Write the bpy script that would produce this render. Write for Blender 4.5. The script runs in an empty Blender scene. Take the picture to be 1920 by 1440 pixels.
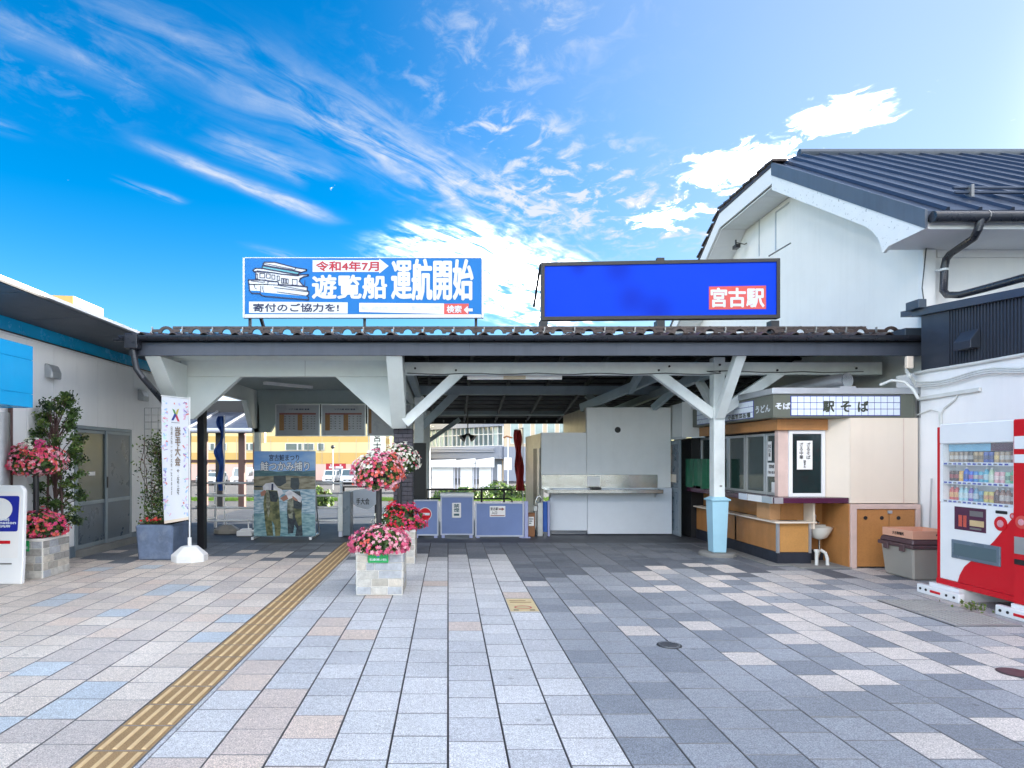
import bpy, bmesh, math, random
from mathutils import Vector, Matrix
random.seed(7)
S = bpy.context.scene
C = S.collection
RAD = math.radians
# ------------------------------------------------------------------ camera
F, HX, HY, CH = 1170.0, 840.0, 856.0, 1.51      # focal length, vanishing point (px of 1920x1440), eye height
cam = bpy.data.objects.new('camera', bpy.data.cameras.new('camera'))
C.objects.link(cam); S.camera = cam
cam.location = (0, 0, CH); cam.rotation_euler = (RAD(90), 0, 0)
cam.data.sensor_width = 36; cam.data.lens = 36*F/1920
cam.data.shift_x = (960-HX)/1920; cam.data.shift_y = (HY-720)/1920
cam.data.clip_start = 0.05; cam.data.clip_end = 6000
# ------------------------------------------------------------------ light
SUN_AZ, SUN_EL = 68.0, 17.0                      # degrees right of straight ahead, above horizon
S.view_settings.view_transform = 'Standard'; S.view_settings.look = 'None'
S.view_settings.exposure = 4.08; S.view_settings.gamma = 1.0
sl = bpy.data.lights.new('sun', 'SUN'); so = bpy.data.objects.new('sun', sl); C.objects.link(so)
sl.energy = 2.0; sl.angle = RAD(0.6); sl.color = (1.0, 0.93, 0.82)
sd = Vector((math.sin(RAD(SUN_AZ))*math.cos(RAD(SUN_EL)), math.cos(RAD(SUN_AZ))*math.cos(RAD(SUN_EL)), math.sin(RAD(SUN_EL))))
so.rotation_euler = sd.to_track_quat('Z', 'Y').to_euler(); so.location = sd*60
W = bpy.data.worlds.new('World'); S.world = W; W.use_nodes = True
def build_world():
    nt = W.node_tree; N = nt.nodes; L = nt.links; N.clear()
    def lnk(v, sock):
        if isinstance(v, (int, float)): sock.default_value = v
        elif isinstance(v, tuple): sock.default_value = v
        else: L.new(v, sock)
    def M(op, a, b=None, c=None, clamp=False):
        n = N.new('ShaderNodeMath'); n.operation = op; n.use_clamp = clamp
        lnk(a, n.inputs[0])
        if b is not None: lnk(b, n.inputs[1])
        if c is not None: lnk(c, n.inputs[2])
        return n.outputs[0]
    def sstep(x, a, b):
        n = N.new('ShaderNodeMapRange'); n.interpolation_type = 'SMOOTHSTEP'
        lnk(x, n.inputs[0]); n.inputs[1].default_value = a; n.inputs[2].default_value = b
        return n.outputs[0]
    def noise(x, y, z, sc, det=6, rough=.6, dist=0.):
        c = N.new('ShaderNodeCombineXYZ'); lnk(x, c.inputs[0]); lnk(y, c.inputs[1]); lnk(z, c.inputs[2])
        n = N.new('ShaderNodeTexNoise'); L.new(c.outputs[0], n.inputs['Vector'])
        n.inputs['Scale'].default_value = sc; n.inputs['Detail'].default_value = det
        n.inputs['Roughness'].default_value = rough; n.inputs['Distortion'].default_value = dist
        return n.outputs['Fac']
    sky = N.new('ShaderNodeTexSky'); sky.sky_type = 'NISHITA'; sky.sun_disc = False
    sky.sun_elevation = RAD(SUN_EL); sky.sun_rotation = RAD(SUN_AZ)
    sky.altitude = 20; sky.air_density = 1.0; sky.dust_density = 0.35; sky.ozone_density = 2.2
    hs = N.new('ShaderNodeHueSaturation'); hs.inputs['Saturation'].default_value = 1.55; hs.inputs['Hue'].default_value = .503; hs.inputs['Value'].default_value = .215
    L.new(sky.outputs[0], hs.inputs['Color'])
    tc = N.new('ShaderNodeTexCoord'); sp = N.new('ShaderNodeSeparateXYZ'); L.new(tc.outputs['Generated'], sp.inputs[0])
    x, y, z = sp.outputs
    zc = M('MAXIMUM', z, 0.03)
    p = M('DIVIDE', x, zc); q = M('DIVIDE', y, zc)              # where the ray meets the cloud layer
    s0 = M('ADD', M('MULTIPLY', p, .607), M('MULTIPLY', q, .794))
    t0 = M('SUBTRACT', M('MULTIPLY', p, .794), M('MULTIPLY', q, .607))
    wob = M('SUBTRACT', noise(M('MULTIPLY', s0, 1.2), M('MULTIPLY', t0, 2.2), 3.1, 1.0, 3), .5)
    t = M('ADD', t0, M('MULTIPLY', wob, .22)); s = M('ADD', s0, M('MULTIPLY', wob, .35))
    fib = noise(M('MULTIPLY', s, 1.0), M('MULTIPLY', t, 4.2), 0.7, 2.4, 8, .62, .4)     # combed fibres
    pf2 = noise(M('MULTIPLY', p, 1.0), M('MULTIPLY', q, .8), 2.2, 11.0, 8, .62, .5)
    puf = noise(M('MULTIPLY', s0, 1.6), M('MULTIPLY', t0, 2.6), 5.2, 3.2, 8, .62, .3)
    tot = None; brt = None
    # cirrus bands: (s start, s end, centre, half width, strength, softness of the noise cut)
    for (sa, sb, tm, hw, st, lo, hi) in [
        (.70, 3.0, -1.40, .14, 1.0, .36, .66), (1.5, 3.3, -1.22, .10, .7, .42, .72),
        (.86, 1.9, -2.0, .045, 1.0, .22, .55), (1.05, 1.55, -1.75, .075, .62, .38, .68),
        (.42, .95, -1.68, .07, .3, .36, .7), (.6, 1.0, -1.42, .09, .3, .42, .72),
        (.35, .8, -2.2, .05, .4, .4, .7), (1.0, 1.35, -2.32, .03, .5, .35, .6),
        (1.9, 3.6, -1.78, .30, 1.30, .30, .64), (2.4, 4.6, -2.05, .36, 1.40, .28, .60), (1.75, 2.6, -2.52, .05, .6, .35, .6),
        (.7, 1.35, -.55, .16, .35, .36, .72), (-.6, .6, -2.4, .2, .35, .42, .74), (-1.6, .2, -.6, .3, .3, .45, .75)]:
        d = M('DIVIDE', M('SUBTRACT', t, tm), hw)
        g = M('POWER', 2.718, M('MULTIPLY', M('MULTIPLY', d, d), -1.0))
        e = M('MULTIPLY', sstep(s, sa, sa+.35*(sb-sa)), M('SUBTRACT', 1.0, sstep(s, sb-.3*(sb-sa), sb)))
        cut = M('MULTIPLY', sstep(fib, lo, hi), M('ADD', .68, M('MULTIPLY', sstep(pf2, .34, .64), .36))) if st < 1.2 else M('MULTIPLY', sstep(fib, lo, hi), sstep(puf, .30, .62))
        k = M('MULTIPLY', M('MULTIPLY', M('MULTIPLY', g, e), cut), st)
        if st > 1.2: brt = k if brt is None else M('ADD', brt, k)
        else: tot = k if tot is None else M('ADD', tot, k)
    # small cumulus near the sun: (p, q, radius, strength)
    for (pc, qc, r, st) in [(1.02, 2.16, .26, 1.6), (1.16, 1.83, .17, 1.5), (.92, 2.62, .22, 1.3), (1.22, 2.32, .18, 1.3),
                            (2.15, 2.42, .34, 1.3)]:
        a = M('SUBTRACT', p, pc); b = M('SUBTRACT', q, qc)
        d2 = M('DIVIDE', M('ADD', M('MULTIPLY', a, a), M('MULTIPLY', b, b)), r*r)
        g = M('POWER', 2.718, M('MULTIPLY', d2, -1.0))
        k = sstep(M('ADD', M('MULTIPLY', g, st*.72), M('MULTIPLY', M('SUBTRACT', pf2, .5), 2.4)), .50, 1.25)
        brt = M('ADD', brt, k)
    # torn scraps of cloud between the cirrus and the cumulus: (p, q, radius, strength)
    for (pc, qc, r, st) in [(.17, 1.93, .16, .9), (.45, 2.25, .26, .7), (.66, 2.5, .26, .9), (.95, 2.8, .26, .9), (.30, 2.45, .3, .6), (.05, 1.62, .2, .35), (-1.0, 1.55, .25, .15), (.2, 1.36, .25, .3)]:
        a = M('SUBTRACT', p, pc); b = M('SUBTRACT', q, qc)
        d2 = M('DIVIDE', M('ADD', M('MULTIPLY', a, a), M('MULTIPLY', b, b)), r*r)
        g = M('POWER', 2.718, M('MULTIPLY', d2, -1.0))
        tot = M('ADD', tot, M('MULTIPLY', M('MULTIPLY', g, sstep(pf2, .46, .74)), st*1.3))
    # broken cloud added outside the view, made bright to light the plaza
    sheet = M('MULTIPLY', sstep(noise(M('MULTIPLY', s, .5), M('MULTIPLY', t, 1.6), 9.0, 1.3, 7, .6), .44, .66), .85)
    out_of_view = sstep(M('MULTIPLY', y, -1.0), -.35, .1)
    brt = M('ADD', brt, M('MULTIPLY', sheet, out_of_view))
    # thin veil thickening towards the sun
    vs = N.new('ShaderNodeVectorMath'); vs.operation = 'DOT_PRODUCT'
    L.new(tc.outputs['Generated'], vs.inputs[0]); vs.inputs[1].default_value = tuple(sd)
    veil = M('MULTIPLY', M('POWER', sstep(vs.outputs['Value'], .87, 1.05), 1.2), .8)
    lowv = M('MULTIPLY', M('SUBTRACT', 1.0, sstep(z, .02, .34)), .30)
    tot = M('ADD', tot, M('MULTIPLY', lowv, sstep(vs.outputs['Value'], -.4, .8))); brt = M('ADD', brt, veil); tot = M('ADD', tot, M('MULTIPLY', sstep(vs.outputs['Value'], .30, .98), .62))
    hz_ = sstep(z, .0, .06); al = M('MULTIPLY', M('MINIMUM', tot, 1.0), hz_); bl = M('MULTIPLY', M('POWER', M('MINIMUM', M('MAXIMUM', brt, 0.0), 1.0), 1.9), hz_)
    mx = N.new('ShaderNodeMixRGB'); L.new(al, mx.inputs[0]); L.new(hs.outputs[0], mx.inputs[1])
    mx.inputs[2].default_value = CIRRUS
    m2 = N.new('ShaderNodeMixRGB'); L.new(bl, m2.inputs[0]); L.new(mx.outputs[0], m2.inputs[1]); m2.inputs[2].default_value = CLOUD; mx = m2
    bg = N.new('ShaderNodeBackground'); bg.inputs['Strength'].default_value = SKY_STRENGTH
    L.new(mx.outputs[0], bg.inputs['Color'])
    o = N.new('ShaderNodeOutputWorld'); L.new(bg.outputs[0], o.inputs['Surface'])
SKY_STRENGTH = 0.085
CLOUD = (11.5, 10.9, 10.3, 1); CIRRUS = (.56, .61, .70, 1)
build_world()
# ------------------------------------------------------------------ helpers
def px(x, y, Y): return Vector(((x-HX)/F*Y, Y, CH-(y-HY)/F*Y))        # photo pixel at a known depth
def xp(x, Y): return (x-HX)/F*Y
def zp(y, Y): return CH-(y-HY)/F*Y
V = Vector
class MB:
    def __init__(s): s.v = []; s.f = []; s.m = []; s.k = 0
    def add(s, vs, fs):
        n = len(s.v); s.v += [V(a) for a in vs]
        for f in fs: s.f.append([i+n for i in f]); s.m.append(s.k)
        return s
    def box(s, x0, x1, y0, y1, z0, z1):
        return s.add([(x0,y0,z0),(x1,y0,z0),(x1,y1,z0),(x0,y1,z0),(x0,y0,z1),(x1,y0,z1),(x1,y1,z1),(x0,y1,z1)],
                     [(0,3,2,1),(4,5,6,7),(0,1,5,4),(1,2,6,5),(2,3,7,6),(3,0,4,7)])
    def poly(s, pts): return s.add(pts, [list(range(len(pts)))])
    def prism(s, pts, vec):
        n = len(pts); vec = V(vec); a = [V(p) for p in pts]
        fs = [list(range(n-1, -1, -1)), list(range(n, 2*n))]+[(i, (i+1) % n, n+(i+1) % n, n+i) for i in range(n)]
        return s.add(a+[p+vec for p in a], fs)
    def bar(s, a, b, w, h, up=(0,0,1)):
        a = V(a); b = V(b); d = (b-a).normalized(); u = V(up)
        r = d.cross(u)
        if r.length < 1e-4: r = d.cross(V((0,1,0)))
        r.normalize(); u = r.cross(d).normalized(); r *= w/2; u *= h/2
        return s.add([a-r-u, a+r-u, a+r+u, a-r+u, b-r-u, b+r-u, b+r+u, b-r+u],
                     [(0,1,2,3),(7,6,5,4),(0,4,5,1),(1,5,6,2),(2,6,7,3),(3,7,4,0)])
    def tube(s, pts, r, n=8):
        pts = [V(p) for p in pts]; rings = []; pu = None
        for i, p in enumerate(pts):
            d = (pts[min(i+1, len(pts)-1)]-pts[max(i-1, 0)]).normalized()
            a = pu if pu is not None else (V((0,0,1)) if abs(d.z) < .9 else V((1,0,0)))
            a = (a-d*a.dot(d)).normalized(); pu = a; b = d.cross(a)
            rr = r[i] if isinstance(r, (list, tuple)) else r
            rings.append([p+(a*math.cos(2*math.pi*j/n)+b*math.sin(2*math.pi*j/n))*rr for j in range(n)])
        fs = [list(range(n-1, -1, -1)), [(len(pts)-1)*n+j for j in range(n)]]
        for i in range(len(pts)-1):
            fs += [(i*n+j, i*n+(j+1) % n, (i+1)*n+(j+1) % n, (i+1)*n+j) for j in range(n)]
        return s.add([q for r_ in rings for q in r_], fs)
    def lathe(s, prof, c=(0,0,0), n=20):
        c = V(c); vs = []; fs = []; m = len(prof)
        for (r, z) in prof:
            for j in range(n): vs.append(c+V((r*math.cos(2*math.pi*j/n), r*math.sin(2*math.pi*j/n), z)))
        for i in range(m-1):
            fs += [(i*n+j, i*n+(j+1) % n, (i+1)*n+(j+1) % n, (i+1)*n+j) for j in range(n)]
        fs.append(list(range(n-1, -1, -1))); fs.append([(m-1)*n+j for j in range(n)])
        return s.add(vs, fs)
    def outline(s, pts, w, nrm, closed=True):
        pts = [V(p) for p in pts]; nrm = V(nrm)
        for i in range(len(pts) if closed else len(pts)-1):
            a, b = pts[i], pts[(i+1) % len(pts)]
            if (b-a).length < 1e-6: continue
            d = (b-a).normalized(); r = d.cross(nrm)*w/2; a = a-d*w*.3; b = b+d*w*.3
            s.poly([a-r, b-r, b+r, a+r])
        return s
    def mesh(s, name, mats, org=(0,0,0), bevel=0, smooth=0, recalc=True):
        me = bpy.data.meshes.new(name); o = V(org)
        me.from_pydata([v-o for v in s.v], [], s.f)
        if not isinstance(mats, (list, tuple)): mats = [mats]
        for m in mats: me.materials.append(m)
        if len(mats) > 1: me.polygons.foreach_set('material_index', s.m)
        if recalc or bevel:
            bm = bmesh.new(); bm.from_mesh(me)
            if recalc: bmesh.ops.recalc_face_normals(bm, faces=bm.faces)
            if bevel:
                es = [e for e in bm.edges if len(e.link_faces) == 2 and e.calc_face_angle(0) > .5]
                bmesh.ops.bevel(bm, geom=es, offset=bevel, segments=1, affect='EDGES', clamp_overlap=True)
            bm.to_mesh(me); bm.free()
        if smooth:
            me.polygons.foreach_set('use_smooth', [True]*len(me.polygons))
            me.set_sharp_from_angle(angle=RAD(smooth))
        me.update()
        return me
    def build(s, name, mats, parent=None, bevel=0, smooth=0, recalc=True, org=None, **kw):
        o_ = ORG.get(parent, V((0,0,0))) if org is None else V(org)
        me = s.mesh(name, mats, o_, bevel, smooth, recalc)
        ob = link(name, me, parent)
        if parent is None: ob.location = o_
        ORG[ob] = o_
        tag(ob, **kw)
        return ob
ORG = {}
def link(name, data, parent=None):
    ob = bpy.data.objects.new(name, data); C.objects.link(ob)
    if parent is not None: ob.parent = parent
    return ob
def tag(o, label=None, cat=None, group=None, kind=None):
    if label: o['label'] = label
    if cat: o['category'] = cat
    if group: o['group'] = group
    if kind: o['kind'] = kind
    return o
def thing(name, label, cat, loc=(0,0,0), group=None):
    o = link(name, None); o.empty_display_size = .1; o.location = loc; ORG[o] = V(loc)
    return tag(o, label, cat, group)
def copy_tree(o, parent=None, delta=(0,0,0)):
    c = o.copy(); C.objects.link(c); c.parent = parent
    ORG[c] = ORG.get(o, V((0,0,0)))+V(delta)
    if parent is None: c.location = V(o.location)+V(delta)
    for ch in list(o.children): copy_tree(ch, c, delta)
    return c
# ------------------------------------------------------------------ materials
def mat(name, col, rough=.6, metal=0., var=.10, sc=5., bump=0., bsc=40., spec=.5, dirt=0., dsc=1.2, dcol=(.06,.055,.05), speck=0., ssc=180., alpha=1., trans=0., fine=0., streak=0., spots=0., wide=0.):
    m = bpy.data.materials.new(name); m.use_nodes = True
    nt = m.node_tree; N = nt.nodes; L = nt.links; b = N['Principled BSDF']
    b.inputs['Roughness'].default_value = rough; b.inputs['Metallic'].default_value = metal
    b.inputs['Specular IOR Level'].default_value = spec
    if trans: b.inputs['Transmission Weight'].default_value = trans
    if alpha < 1: b.inputs['Alpha'].default_value = alpha
    g = N.new('ShaderNodeNewGeometry'); P = g.outputs['Position']
    def nz(scale, det=4):
        n = N.new('ShaderNodeTexNoise'); n.inputs['Scale'].default_value = scale; n.inputs['Detail'].default_value = det
        n.inputs['Roughness'].default_value = .65; L.new(P, n.inputs['Vector']); return n.outputs['Fac']
    def mr(x, a, b_, c, d):
        n = N.new('ShaderNodeMapRange'); L.new(x, n.inputs[0])
        for i, v in enumerate((a, b_, c, d)): n.inputs[i+1].default_value = v
        return n.outputs[0]
    cur = None
    def mul(fac):
        nonlocal cur
        n = N.new('ShaderNodeMixRGB'); n.blend_type = 'MULTIPLY'; n.inputs[0].default_value = 1.
        if cur is None: n.inputs[1].default_value = (*col, 1)
        else: L.new(cur, n.inputs[1])
        L.new(fac, n.inputs[2]); cur = n.outputs[0]
    mul(mr(nz(sc), .25, .75, 1-var, 1+var))
    if fine: mul(mr(nz(sc*14, 2), .3, .7, 1-fine, 1+fine))
    if speck: mul(mr(nz(ssc, 2), .35, .65, 1-speck, 1+speck))
    if wide: mul(mr(nz(.45, 3), .3, .7, 1-wide, 1+wide))
    if streak:                                   # rain runs
        mp = N.new('ShaderNodeMapping'); mp.inputs['Scale'].default_value = (9, 9, .5); L.new(P, mp.inputs[0])
        n = N.new('ShaderNodeTexNoise'); n.inputs['Scale'].default_value = 1.; n.inputs['Detail'].default_value = 5; L.new(mp.outputs[0], n.inputs['Vector']); mul(mr(n.outputs['Fac'], .48, .75, 1, 1-streak))
    if spots:                                    # old gum and drip marks
        vo = N.new('ShaderNodeTexVoronoi'); vo.inputs['Scale'].default_value = 2.6; L.new(P, vo.inputs['Vector']); mul(mr(vo.outputs['Distance'], .035, .06, 1-spots, 1))
    if dirt:
        n = N.new('ShaderNodeMixRGB'); L.new(mr(nz(dsc, 8), .5, .78, 0, dirt), n.inputs[0]); L.new(cur, n.inputs[1])
        n.inputs[2].default_value = (*dcol, 1); cur = n.outputs[0]
    L.new(cur, b.inputs['Base Color'])
    L.new(mr(nz(sc*2.3), .2, .8, max(rough-.09, 0.02), min(rough+.09, 1)), b.inputs['Roughness'])
    if bump:
        bp = N.new('ShaderNodeBump'); bp.inputs['Strength'].default_value = bump; bp.inputs['Distance'].default_value = .01
        L.new(nz(bsc, 3), bp.inputs['Height']); L.new(bp.outputs[0], b.inputs['Normal'])
    return m
def emit(name, col, e):
    m = mat(name, col); b = m.node_tree.nodes['Principled BSDF']
    b.inputs['Emission Color'].default_value = (*col, 1); b.inputs['Emission Strength'].default_value = e
    return m
def leafmat(name, col, var=.35):
    m = mat(name, col, rough=.5, var=var, sc=9, fine=.2); N = m.node_tree.nodes; L = m.node_tree.links
    b = N['Principled BSDF']; t = N.new('ShaderNodeBsdfTranslucent'); mx = N.new('ShaderNodeMixShader'); mx.inputs[0].default_value = .28
    src = b.inputs['Base Color'].links[0].from_socket; L.new(src, t.inputs['Color'])
    out = N['Material Output']; L.new(b.outputs[0], mx.inputs[1]); L.new(t.outputs[0], mx.inputs[2]); L.new(mx.outputs[0], out.inputs['Surface'])
    return m
M = {}
def D(name, *a, **k): M[name] = mat(name, *a, **k)
D('asphalt', (.055,.057,.062), .85, var=.2, speck=.35, ssc=120, bump=.3, bsc=140)
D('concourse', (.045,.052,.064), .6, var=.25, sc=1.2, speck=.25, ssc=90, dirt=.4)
D('grout', (.012,.012,.014), .95, spec=.05)
D('void', (.006,.006,.007), .95, spec=.0)
D('tile_edge', (.19,.19,.195), .9, spec=.1, var=.3, sc=8)
D('white_paint', (.80,.81,.82), .5, var=.04, dirt=.10, dsc=2.5, dcol=(.3,.3,.29))
D('wall_white', (.84,.85,.86), .6, streak=.035, var=.025, sc=1.2, dirt=.06, dsc=1.0, dcol=(.45,.45,.45))
D('stucco', (.84,.84,.83), .85, streak=.035, var=.03, sc=1.5, bump=.25, bsc=60, dirt=.08, dsc=.8, dcol=(.5,.49,.46))
D('timber_white', (.70,.75,.75), .55, var=.07, sc=3, dirt=.28, dsc=3.5, dcol=(.26,.27,.25), bump=.12, bsc=18)
D('timber_blue', (.36,.62,.76), .45, var=.06, dirt=.22, dsc=5, dcol=(.22,.30,.34))
D('panel_mint', (.70,.75,.73), .5, var=.03, dirt=.08, dsc=2)
D('rake_grey', (.10,.12,.155), .42, var=.08, sc=2, metal=.15, streak=.15)
D('fascia_grey', (.055,.066,.092), .42, var=.08, sc=2, metal=.15, streak=.2)
D('gutter', (.022,.025,.035), .3, var=.2, spec=.6)
D('roof_tile', (.048,.031,.029), .42, var=.35, sc=8, dirt=.3, dsc=8, dcol=(.16,.14,.12))
D('clip', (.30,.30,.30), .35, metal=.7)
D('timber_shaded', (.30,.37,.40), .55, var=.1, sc=3, dirt=.3, dsc=3.5, dcol=(.12,.13,.13))  # white timber darkened to paint in the shade under the roof
D('panel_shaded', (.36,.43,.43), .6, var=.05)  # mint panel darkened to paint in the shade inside the bay
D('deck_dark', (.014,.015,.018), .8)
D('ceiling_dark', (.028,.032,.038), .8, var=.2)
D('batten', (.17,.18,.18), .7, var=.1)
D('roof_metal', (.045,.062,.10), .36, metal=.4, var=.12, sc=1.5, spec=.6)
D('roof_trim', (.06,.08,.11), .4, metal=.4)
D('corrugated', (.045,.055,.075), .42, metal=.35, var=.1)
D('dark_metal', (.03,.032,.038), .4, metal=.3)
D('black', (.012,.012,.015), .45)
D('black_plastic', (.02,.02,.024), .35)
D('steel', (.55,.56,.57), .22, metal=1., var=.12, sc=3)
D('steel_rough', (.45,.46,.47), .38, metal=.9, var=.15, sc=4, dirt=.2, dsc=6)
D('alu', (.56,.58,.61), .35, metal=.75, var=.05)
D('brick_dark', (.07,.066,.082), .7, var=.3, sc=12, bump=.3, bsc=60)
D('blue_band', (.012,.42,.80), .25, var=.05, sc=2, spec=.5)
D('blue_awning', (.01,.34,.70), .18, var=.06, sc=2, spec=.6)
D('soffit', (.10,.115,.135), .7, var=.06, sc=2)
D('door_grey', (.12,.165,.21), .3, var=.08, sc=2, spec=.6)
D('door_frame', (.22,.27,.31), .4, metal=.3)
D('frost', (.065,.08,.07), .22, var=.18, sc=1.4, spec=.6)
D('frost_blue', (.075,.105,.14), .3, var=.12, sc=2, spec=.55)
D('vent', (.42,.44,.46), .4, metal=.5)
D('planter_blue', (.12,.165,.26), .45, var=.35, sc=5, dirt=.45, dsc=6, dcol=(.32,.38,.46))
D('mortar', (.72,.70,.66), .9, bump=.3)
D('soil', (.03,.02,.014), 1., bump=.6, bsc=50)
D('plastic_white', (.80,.81,.82), .35, var=.02)
D('cloth_white', (.72,.76,.83), .8, var=.03, bump=.1, bsc=120)
D('sign_blue', (.014,.17,.50), .45, var=.04, sc=1.5, spec=.2)
D('sign_white', (.66,.70,.75), .5, var=.02, spec=.25)
D('ink_navy', (.012,.02,.07), .5)
D('ink_black', (.012,.012,.014), .5)
D('ink_blue', (.008,.018,.30), .35)
D('ink_red', (.42,.012,.03), .45)
D('ink_grey', (.16,.15,.15), .5)
D('ink_brown', (.23,.17,.13), .6)
D('tag_red', (.62,.075,.065), .4)
D('cyan_glass', (.10,.38,.46), .4)
D('led_frame', (.018,.016,.018), .4)
D('barrier_blue', (.15,.22,.44), .5, var=.06, sc=3, dirt=.12, dsc=6, dcol=(.22,.28,.42))
D('barrier_frame', (.50,.53,.62), .4, var=.05)
D('barrier_post', (.33,.36,.58), .4, var=.05)
D('red', (.58,.008,.018), .35, var=.03, spec=.3)
D('red_cloth', (.38,.02,.022), .8, var=.15)
D('blue_cloth', (.03,.10,.38), .8, var=.15)
D('counter_white', (.76,.77,.77), .6, streak=.03, var=.03, dirt=.05, dsc=4, dcol=(.4,.4,.4))
D('counter_low', (.60,.65,.72), .6, var=.03)
D('room_metal', (.36,.35,.31), .35, metal=.5, var=.15, dirt=.2)
D('orange_board', (.46,.205,.065), .5, streak=.15, var=.10, sc=4, dirt=.14, dsc=3, dcol=(.16,.08,.04), fine=.06)
D('orange_light', (.58,.31,.14), .5, var=.06)
D('beige_board', (.76,.66,.55), .5, streak=.03, var=.035, sc=2, dirt=.05, dsc=2, dcol=(.6,.5,.42))
D('pink_frame', (.62,.46,.41), .5, var=.1)
D('kick_black', (.018,.022,.035), .5, var=.3)
D('maroon', (.075,.018,.05), .22, spec=.7)
D('olive_sign', (.115,.125,.10), .35, var=.08)
D('lattice_white', (.70,.77,.86), .3, var=.02)
D('win_dark', (.012,.03,.032), .08, spec=.7, var=.2)
D('paper', (.80,.79,.78), .7, var=.02)
D('porcelain', (.74,.73,.68), .12, var=.02)
D('pvc', (.75,.75,.72), .35)
D('green_cloth', (.008,.11,.055), .4, var=.25, sc=7)
D('box_grey', (.30,.285,.255), .45, var=.04)
D('lid_brown', (.085,.05,.058), .4)
D('crate_pink', (.66,.36,.25), .45)
D('cable', (.62,.64,.62), .5)
D('cable_dark', (.05,.055,.06), .5)
D('tactile', (.30,.19,.085), .7, var=.18, sc=4, speck=.2, ssc=150, dirt=.25, dsc=4, dcol=(.10,.075,.05))
D('tactile_bar', (.62,.45,.24), .6, var=.12, sc=6)
D('grate_bar', (.44,.43,.40), .6, var=.1)
D('stump', (.22,.22,.21), .9, bump=.4)
D('yellow_wall', (.66,.44,.15), .8, var=.03, sc=.2)
D('yellow_pale', (.78,.64,.34), .8, var=.03, sc=.2)
D('pink_wall', (.80,.52,.45), .8, var=.03, sc=.2)
D('glass_far', (.10,.15,.17), .08, spec=.8, var=.3, sc=.3)
D('glass_pale', (.36,.46,.46), .1, spec=.7, var=.3, sc=.25)
D('mullion', (.72,.73,.72), .5)
D('grey_far', (.26,.29,.36), .6, var=.05)
D('beige_far', (.60,.50,.36), .7, var=.1, sc=.4)
D('shelter_white', (.82,.84,.86), .4, var=.02)
D('grass', (.13,.22,.04), .9, var=.35, sc=1.5)
D('car_white', (.78,.79,.80), .2, var=.02)
D('car_silver', (.45,.47,.50), .25, metal=.5)
D('rubber', (.015,.015,.015), .8)
D('lamp_glass', (.75,.75,.72), .1)
D('wood_brown', (.10,.055,.05), .6, var=.15)
D('ext_brown', (.24,.10,.035), .5)
M['leaf'] = leafmat('leaf', (.07,.14,.03)); M['leaf_dark'] = leafmat('leaf_dark', (.022,.05,.018)); M['leaf_light'] = leafmat('leaf_light', (.16,.23,.05))
M['leaf_red'] = leafmat('leaf_red', (.09,.04,.02))
for n_, c_ in dict(fl_pink=(.66,.11,.22), fl_pale=(.80,.42,.48), fl_red=(.62,.012,.03), fl_coral=(.70,.13,.09), fl_white=(.80,.80,.70), fl_magenta=(.62,.05,.20), fl_rose=(.66,.06,.13)).items():
    M[n_] = leafmat(n_, c_, .12)
def stone_mats():
    for i, c in enumerate([(.36,.34,.30), (.46,.45,.42), (.28,.275,.26), (.50,.46,.40), (.36,.38,.41)]):
        D('stone%d' % i, c, .75, var=.28, sc=16, bump=.8, bsc=30, fine=.12)
stone_mats()
STONES = [M['stone%d' % i] for i in range(5)]
# ------------------------------------------------------------------ text
def text(body, O, R, U, w, h, m, parent, name='lettering', bold=0., off=.003, mirror=False, space=1., line=1., keep=False, **kw):
    cu = bpy.data.curves.new('t', 'FONT'); cu.body = body; cu.align_x = 'CENTER'; cu.resolution_u = 2
    cu.space_character = space; cu.space_line = line; cu.fill_mode = 'FRONT'
    ob = bpy.data.objects.new('t', cu); C.objects.link(ob)
    me = bpy.data.meshes.new_from_object(ob)
    bpy.data.objects.remove(ob); bpy.data.curves.remove(cu)
    R = V(R); U = V(U); N_ = R.cross(U); O = V(O)
    xs = [v.co.x for v in me.vertices]; ys = [v.co.y for v in me.vertices]
    x0, x1, y0, y1 = min(xs), max(xs), min(ys), max(ys)
    sx, sy = w/(x1-x0), h/(y1-y0); ox = oy = 0
    if keep:
        k = min(sx, sy); ox = (w-k*(x1-x0))/2; oy = (h-k*(y1-y0))/2; sx = sy = k
    org = ORG.get(parent, V((0,0,0))); base = []
    for v in me.vertices:
        a = (v.co.x-x0)*sx+ox; b = (v.co.y-y0)*sy+oy
        if mirror: a = w-a
        base.append(O+R*a+U*b+N_*off-org)
    fs = [list(p.vertices) for p in me.polygons]; vs = list(base); ff = list(fs)
    if bold:                                   # heavier strokes: the same glyphs laid a hair apart
        for k, (i, j) in enumerate([(1,0), (-1,0), (0,1), (0,-1), (.7,.7), (-.7,.7), (.7,-.7), (-.7,-.7)]):
            n = len(vs); vs += [p+R*(i*bold)+U*(j*bold)-N_*.0002*(k+1) for p in base]; ff += [[q+n for q in f] for f in fs]
    bpy.data.meshes.remove(me); me = bpy.data.meshes.new(name); me.from_pydata(vs, [], ff); me.update()
    me.materials.append(m)
    o = link(name, me, parent); ORG[o] = org
    return tag(o, **kw)
FX, FU = (1,0,0), (0,0,1)           # right / up on a face that looks at the camera
def vert(s): return '\n'.join(s)
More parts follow.
